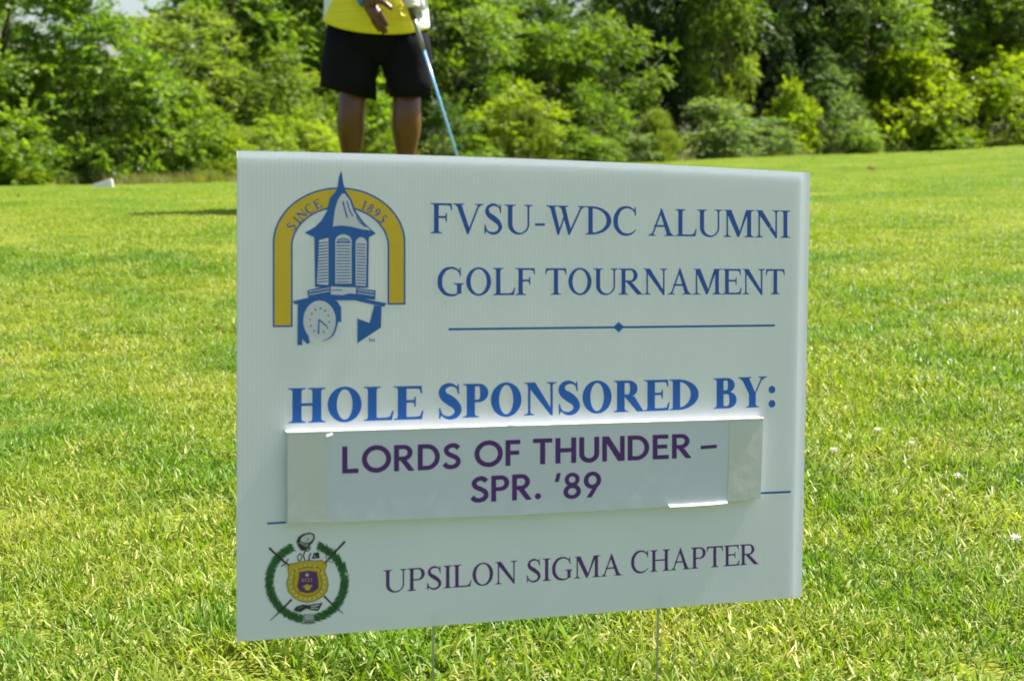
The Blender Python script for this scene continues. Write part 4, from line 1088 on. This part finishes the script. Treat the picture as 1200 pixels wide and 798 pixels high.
def skin_body():
    """one continuous body: joints and radii, grown with the skin modifier"""
    J = []; E = []; Rr = []
    def j(p, r, parent=None):
        J.append(p); Rr.append(r if isinstance(r, tuple) else (r, r)); i = len(J) - 1
        if parent is not None: E.append((parent, i))
        return i
    pel = j((0.01, .02, .93), (.16, .12)); be = j((.01, 0, 1.08), (.19, .15), pel); ch = j((.01, .02, 1.30), (.18, .12), be); up = j((.01, .03, 1.44), (.13, .09), ch)
    nk = j((.01, .02, 1.54), (.062, .062), up); hd = j((.01, -.005, 1.64), (.075, .085), nk); h2 = j((.01, -.005, 1.73), (.08, .095), hd); h3 = j((.01, 0, 1.80), (.055, .07), h2)
    # legs
    for cxh, pts in ((-1, [(-.14, .03, .82, .085), (xx(416), .0, zz(108), .084), (xx(412), -.02, zz(133), .077), (xx(411.5), -.005, zz(152), .087), (xx(411.8), .01, zz(176), .060), (xx(411), .02, .13, .043), (xx(411), .02, .06, .045), (xx(408), -.09, .04, .036), (xx(405), -.17, .035, .028)]),
                     (1, [(.14, .03, .82, .085), (xx(477.5), .0, zz(108), .080), (xx(477.3), -.02, zz(133), .083), (xx(476.3), -.005, zz(152), .089), (xx(475.2), .01, zz(176), .059), (xx(477), .02, .13, .043), (xx(477), .02, .06, .045), (xx(480), -.09, .04, .036), (xx(483), -.17, .035, .028)])):
        pr = pel
        for (a, b, c, r) in pts: pr = j((a, b, c), r, pr)
    # right arm (left in the picture): shoulder, elbow, wrist, palm
    s = j((-.19, .03, 1.43), .062, up); e = j((-.31, .0, 1.20), .046, s); w0 = j(hp(426, -8, -.24), .033, e); pa = j(hp(432, 4, -.27), (.030, .045), w0); pb = j(hp(438.5, 15, -.285), (.026, .044), pa)
    for k, (x0, y0, x1, y1, x2, y2, dy) in enumerate(((436, 24, 441, 31, 446, 38, -.285), (440, 23, 445.5, 31.5, 450.5, 40.5, -.300), (443.5, 21, 449, 30, 453.5, 39.5, -.315), (446, 17, 450.5, 24, 454, 31.5, -.325))):
        a = j(hp(x0, y0, dy), .0125, pb); b = j(hp(x1, y1, dy - .008), .0112, a); j(hp(x2, y2, dy - .002), .0095, b)
    t = j(hp(441, 1, -.31), .018, pa); t = j(hp(450, 3.5, -.33), .0150, t); j(hp(460, 11.5, -.335), .0120, t)
    # left arm to the gloved hand
    s = j((.21, .03, 1.43), .062, up); e = j((.33, .02, 1.19), .046, s); w1 = j(hp(494, -16, -.20), .031, e); j(hp(493, -6, -.22), .03, w1)
    me = bpy.data.meshes.new('body'); me.from_pydata(J, E, [])
    o = link_mesh('body', me, None, golfer)
    sk = o.modifiers.new('skin', 'SKIN'); sk.use_smooth_shade = True; sk.branch_smoothing = .3
    bpy.context.view_layer.update()
    if not me.skin_vertices: 
        with bpy.context.temp_override(object=o, active_object=o, selected_objects=[o]): bpy.ops.mesh.customdata_skin_add()
    for i, v in enumerate(me.skin_vertices[0].data): v.radius = Rr[i]; v.use_root = (i == 0)
    o.modifiers.new('sub', 'SUBSURF').render_levels = 2; o.modifiers['sub'].levels = 2
    me.materials.append(M['skin'])
    return o
body = skin_body()
# clothes
def fold(V, amp, f1, f2, seed=0):
    out = []
    for v in V:
        a = math.atan2(v.y, v.x); r_ = 1 + amp * (math.sin(f1 * a + v.z * 9 + seed) + .6 * math.sin(f2 * a - v.z * 17 + seed * 2))
        out.append(Vector((v.x, v.y, v.z)) if r_ == 0 else Vector((v.x * r_, v.y * r_, v.z)))
    return out
SEG = 48
def shirt_ring(z, rx, ry, cx=0.0, cy=0.0, dip=0.0):
    V = []
    for i in range(SEG):
        a = 2 * math.pi * i / SEG; V.append(Vector((cx + rx * math.cos(a), cy + ry * math.sin(a), z - dip * max(0, -math.sin(a)) ** 1.3 + dip * .35 * (abs(math.cos(a)) ** 3) - dip * .45 * math.cos(a))))
    return V
rings = [shirt_ring(zz(33), .272, .204, .0, -.01, .045), shirt_ring(zz(30), .276, .210, .0, -.01, .045), shirt_ring(zz(22), .272, .214, .0, -.01, .03), shirt_ring(zz(0), .268, .215, 0, -.01, .01), shirt_ring(1.25, .258, .19), shirt_ring(1.38, .245, .155, 0, .01), shirt_ring(1.47, .20, .125, 0, .02), shirt_ring(1.515, .115, .095, 0, .02), shirt_ring(1.53, .078, .078, 0, .02)]
V = [v for r_ in rings for v in r_]; F = []
for k in range(len(rings) - 1):
    for i in range(SEG): F.append((k * SEG + i, k * SEG + (i + 1) % SEG, (k + 1) * SEG + (i + 1) % SEG, (k + 1) * SEG + i))
V = fold(V, .012, 5, 9)
parts = [(V, F)]
for sgn, el in ((-1, (-.30, .0, 1.20)), (1, (.33, .02, 1.19))):
    sh = Vector((sgn * .17, .03, 1.44)); e = Vector(el); parts.append(tube([sh, sh.lerp(e, .3), sh.lerp(e, .7), sh.lerp(e, .98)], [.075, .083, .080, .078], 20))
o = link_mesh('shirt', mesh_py('shirt', *merge(parts), smooth=True), M['shirt'], golfer)
o.modifiers.new('solid', 'SOLIDIFY').thickness = .004
# shorts: waist to crotch, then two legs
def leg_rings(side):
    if side < 0: R_ = [(zz(26), xx(414), .120, .155), (zz(60), xx(415), .150, .155), (zz(73), xx(413), .151, .150), (zz(84), xx(411), .143, .147), (zz(94), xx(409.5), .141, .143), (zz(110), xx(409), .143, .138)]
    else: R_ = [(zz(26), xx(473), .120, .155), (zz(60), xx(475), .138, .155), (zz(73), xx(476.5), .131, .150), (zz(84), xx(478.5), .122, .145), (zz(94), xx(480), .119, .140), (zz(114), xx(481.5), .108, .132)]
    rr_ = []
    for z, cx, rx, ry in R_: rr_.append((cx, .005, z, rx, ry))
    V, F = loft(rr_, 40, cap=False); out = []
    n = len(R_)
    for idx, v in enumerate(V):
        k = idx // 40; a = 2 * math.pi * (idx % 40) / 40
        f = 1 + (.020 + .012 * k / n) * math.sin(4 * a + k * .6 + side) * (k / n) + .010 * math.sin(7 * a + k)
        c = Vector((rr_[k][0], .005, v.z)); q = c + (v - c) * f
        if side < 0 and k == n - 1: q.z += -.035 * math.cos(a) * 1.0
        if side > 0 and k == n - 1: q.z += .004 * math.cos(a * 2)
        out.append(q)
    return out, F
parts = [leg_rings(-1), leg_rings(1)]
parts.append(loft([(0, .0, zz(14), .225, .165), (0, .0, zz(30), .238, .172), (0, .005, zz(50), .235, .170), (xx(447), .01, zz(64), .14, .150), (xx(447), .01, zz(73), .06, .11)], 40))
o = link_mesh('shorts', mesh_py('shorts', *merge(parts), smooth=True), M['shorts'], golfer)
o.modifiers.new('solid', 'SOLIDIFY').thickness = .004
# watch band on the right wrist
c = Vector(hp(427, 0, -.255)); c2 = Vector(hp(424, -6, -.235))
link_mesh('wrist_band', mesh_py('wrist_band', *tube([c + (c - c2) * .45, c, c2], .0365, 20), smooth=True), M['band'], golfer)
# shoes and socks
for sx_, cxx, out_ in ((-1, 411, -.03), (1, 477, .03)):
    x = xx(cxx)
    rg = [(x, .085, .045, .030, .040), (x, .06, .055, .042, .052), (x, .0, .055, .046, .054), (x + out_ * .4, -.07, .045, .048, .043), (x + out_, -.14, .036, .050, .034), (x + out_ * 1.3, -.19, .028, .040, .026), (x + out_ * 1.5, -.215, .024, .018, .014)]
    q = Vector((0, -1, 0)).to_track_quat('Z', 'Y')
    V, F = loft([(a, b, c_, rx, ry, Vector((0, -1, 0)).to_track_quat('Z', 'Y')) for a, b, c_, rx, ry in rg], 20)
    V = [Vector((v.x, v.y, max(v.z, .004))) for v in V]
    sh = link_mesh('shoe', mesh_py('shoe', V, F, smooth=True), M['sole'], golfer)
    link_mesh('sock', mesh_py('sock', *loft([(x, .02, .07, .052, .056), (x, .02, .11, .050, .052), (x, .02, .15, .049, .051)], 20), smooth=True), M['sock'], golfer)
# face and hair
hx, hy, hz = .01, -.005, 1.69
V, F = loft([(hx, hy + .012, hz + .02, .090, .105), (hx, hy + .008, hz + .06, .092, .108), (hx, hy + .004, hz + .10, .080, .095), (hx, hy, hz + .135, .050, .06), (hx, hy, hz + .15, .01, .012)], 24, cap=False)
V = [v if v.y > -.02 or v.z > hz + .055 else Vector((v.x * .9, v.y * .75, v.z)) for v in V]
link_mesh('hair', mesh_py('hair', V, F, smooth=True), M['hair'], golfer)
def blob(name, c, r_, m, par=golfer):
    bm = bmesh.new(); bmesh.ops.create_uvsphere(bm, u_segments=14, v_segments=10, radius=1)
    for v in bm.verts: v.co = Vector((v.co.x * r_[0], v.co.y * r_[1], v.co.z * r_[2])) + Vector(c)
    for f in bm.faces: f.smooth = True
    me = bpy.data.meshes.new(name); bm.to_mesh(me); bm.free(); return link_mesh(name, me, m, par)
for s_ in (-1, 1):
    e_ = blob('eye', (hx + s_ * .030, hy - .090, hz + .0), (.013, .010, .009), M['eye']); blob('pupil', (hx + s_ * .030, hy - .0985, hz), (.0052, .003, .0052), M['pupil'], e_)
    blob('ear', (hx + s_ * .088, hy + .01, hz - .012), (.010, .018, .032), M['skin'])
blob('nose', (hx, hy - .105, hz - .030), (.019, .020, .024), M['skin']); blob('mouth', (hx, hy - .088, hz - .068), (.026, .010, .008), M['lips'])

# gloved left hand (a glove with five bent fingers closed on the grip)
def glove():
    parts = []
    P0 = Vector((xx(493), -.215, zz(-8))); P1 = Vector((xx(490), -.235, zz(8)))
    parts.append(loft([(*P0, .034, .030), (*P0.lerp(P1, .35), .042, .032), (*P0.lerp(P1, .75), .043, .030), (*P1, .034, .024)], 16))
    for k in range(4):
        z0 = zz(-2 + k * 4.2); x0 = xx(494.5); L = (1, 1.06, 1, .85)[k]
        pts = [(x0, -.245, z0), (x0 - .020 * L, -.281, z0 - .004), (x0 - .052 * L, -.287, z0 - .008), (x0 - .074 * L, -.262, z0 - .010)]
        parts.append(tube(pts, [.013, .0125, .0115, .009], 10))
    parts.append(tube([(xx(488), -.235, zz(-2)), (xx(485), -.268, zz(3)), (xx(484.5), -.287, zz(9)), (xx(486), -.29, zz(13))], [.016, .0145, .0125, .009], 10))
    return merge(parts)
link_mesh('glove', mesh_py('glove', *glove(), smooth=True), M['glove'], golfer)
# loose second glove held with it: empty fingers hanging down
gl = empty('spare_glove', GP); tag(gl, 'loose pale golf glove dangling from the hand that grips the club', 'glove')
parts = [loft([(xx(494), -.225, zz(2), .030, .010), (xx(494.5), -.228, zz(12), .034, .012), (xx(495), -.228, zz(20), .026, .010)], 14)]
for k, (x, L) in enumerate(((488.5, 9), (492, 12), (495.5, 13), (498.5, 9))):
    parts.append(tube([(xx(x + .5), -.228, zz(17)), (xx(x), -.232, zz(17 + L * .6)), (xx(x - .8), -.229, zz(17 + L))], [.009, .0085, .005], 8))
link_mesh('glove_body', mesh_py('glove_body', *merge(parts), smooth=True), M['glove'], gl)
# golf tee held at the thumb
tee = empty('golf_tee', GP); tag(tee, 'yellow golf tee pinched in front of the shirt of the golfer', 'golf tee')
def cone_along(a, b, r0, r1, cup):
    a, b = Vector(a), Vector(b); return tube([a, a.lerp(b, .75), a.lerp(b, .9), b], [.001, r0, r0 * 1.3, r1], 12)
link_mesh('tee_body', mesh_py('tee_body', *merge([cone_along(hp(461, 12, -.34), hp(471.5, 6, -.345), .009, .020, 1), cone_along(hp(465, 9, -.342), hp(471.5, 20, -.345), .008, .020, 1)]), smooth=True), M['tee'], tee)
# golf club
club = empty('golf_club', GP); tag(club, 'golf club with dark grip and blue shaft leaning from the gloved hand', 'golf club')
M['grip'] = mat('rubber_grip', (.035, .037, .042), .38, .5, bump=(80, .3)); M['blue_shaft'] = mat('blue_shaft', (.22, .46, .78), .25, .6, coat=.4, noise=(3, .3, (.34, .60, .88))); M['head_black'] = mat('head_black', (.02, .02, .022), .25, .5, coat=.6)
def cpnt(t):  # from the grip end down to the head
    a = Vector((xx(481.5), -.262, zz(-2))); b = Vector((xx(538), -.262, zz(183))); return a + (b - a) * t
tend = (zz(-2) - .03) / (zz(-2) - zz(183))
M['grip_sleeve'] = mat('grip_sleeve', (.20, .21, .23), .30, .6, coat=.3)
link_mesh('grip', mesh_py('grip', *tube([cpnt(-.02), cpnt(0), cpnt(.10), cpnt(.16)], [.012, .0185, .0175, .014], 14), smooth=True), M['grip'], club)
link_mesh('grip_sleeve', mesh_py('grip_sleeve', *tube([cpnt(.13), cpnt(.25), cpnt(.345)], [.0125, .0115, .0105], 14), smooth=True), M['grip_sleeve'], club)
link_mesh('shaft', mesh_py('shaft', *tube([cpnt(.345), cpnt(.7), cpnt(tend)], [.0082, .0072, .0060], 12), smooth=True), M['blue_shaft'], club)
hc = cpnt(tend)
V, F = loft([(hc.x - .012, hc.y, .012, .018, .02), (hc.x + .03, hc.y - .01, .026, .052, .04), (hc.x + .035, hc.y - .01, .045, .050, .038), (hc.x + .03, hc.y - .005, .058, .022, .018)], 20)
link_mesh('club_head', mesh_py('club_head', V, F, smooth=True), M['head_black'], club)
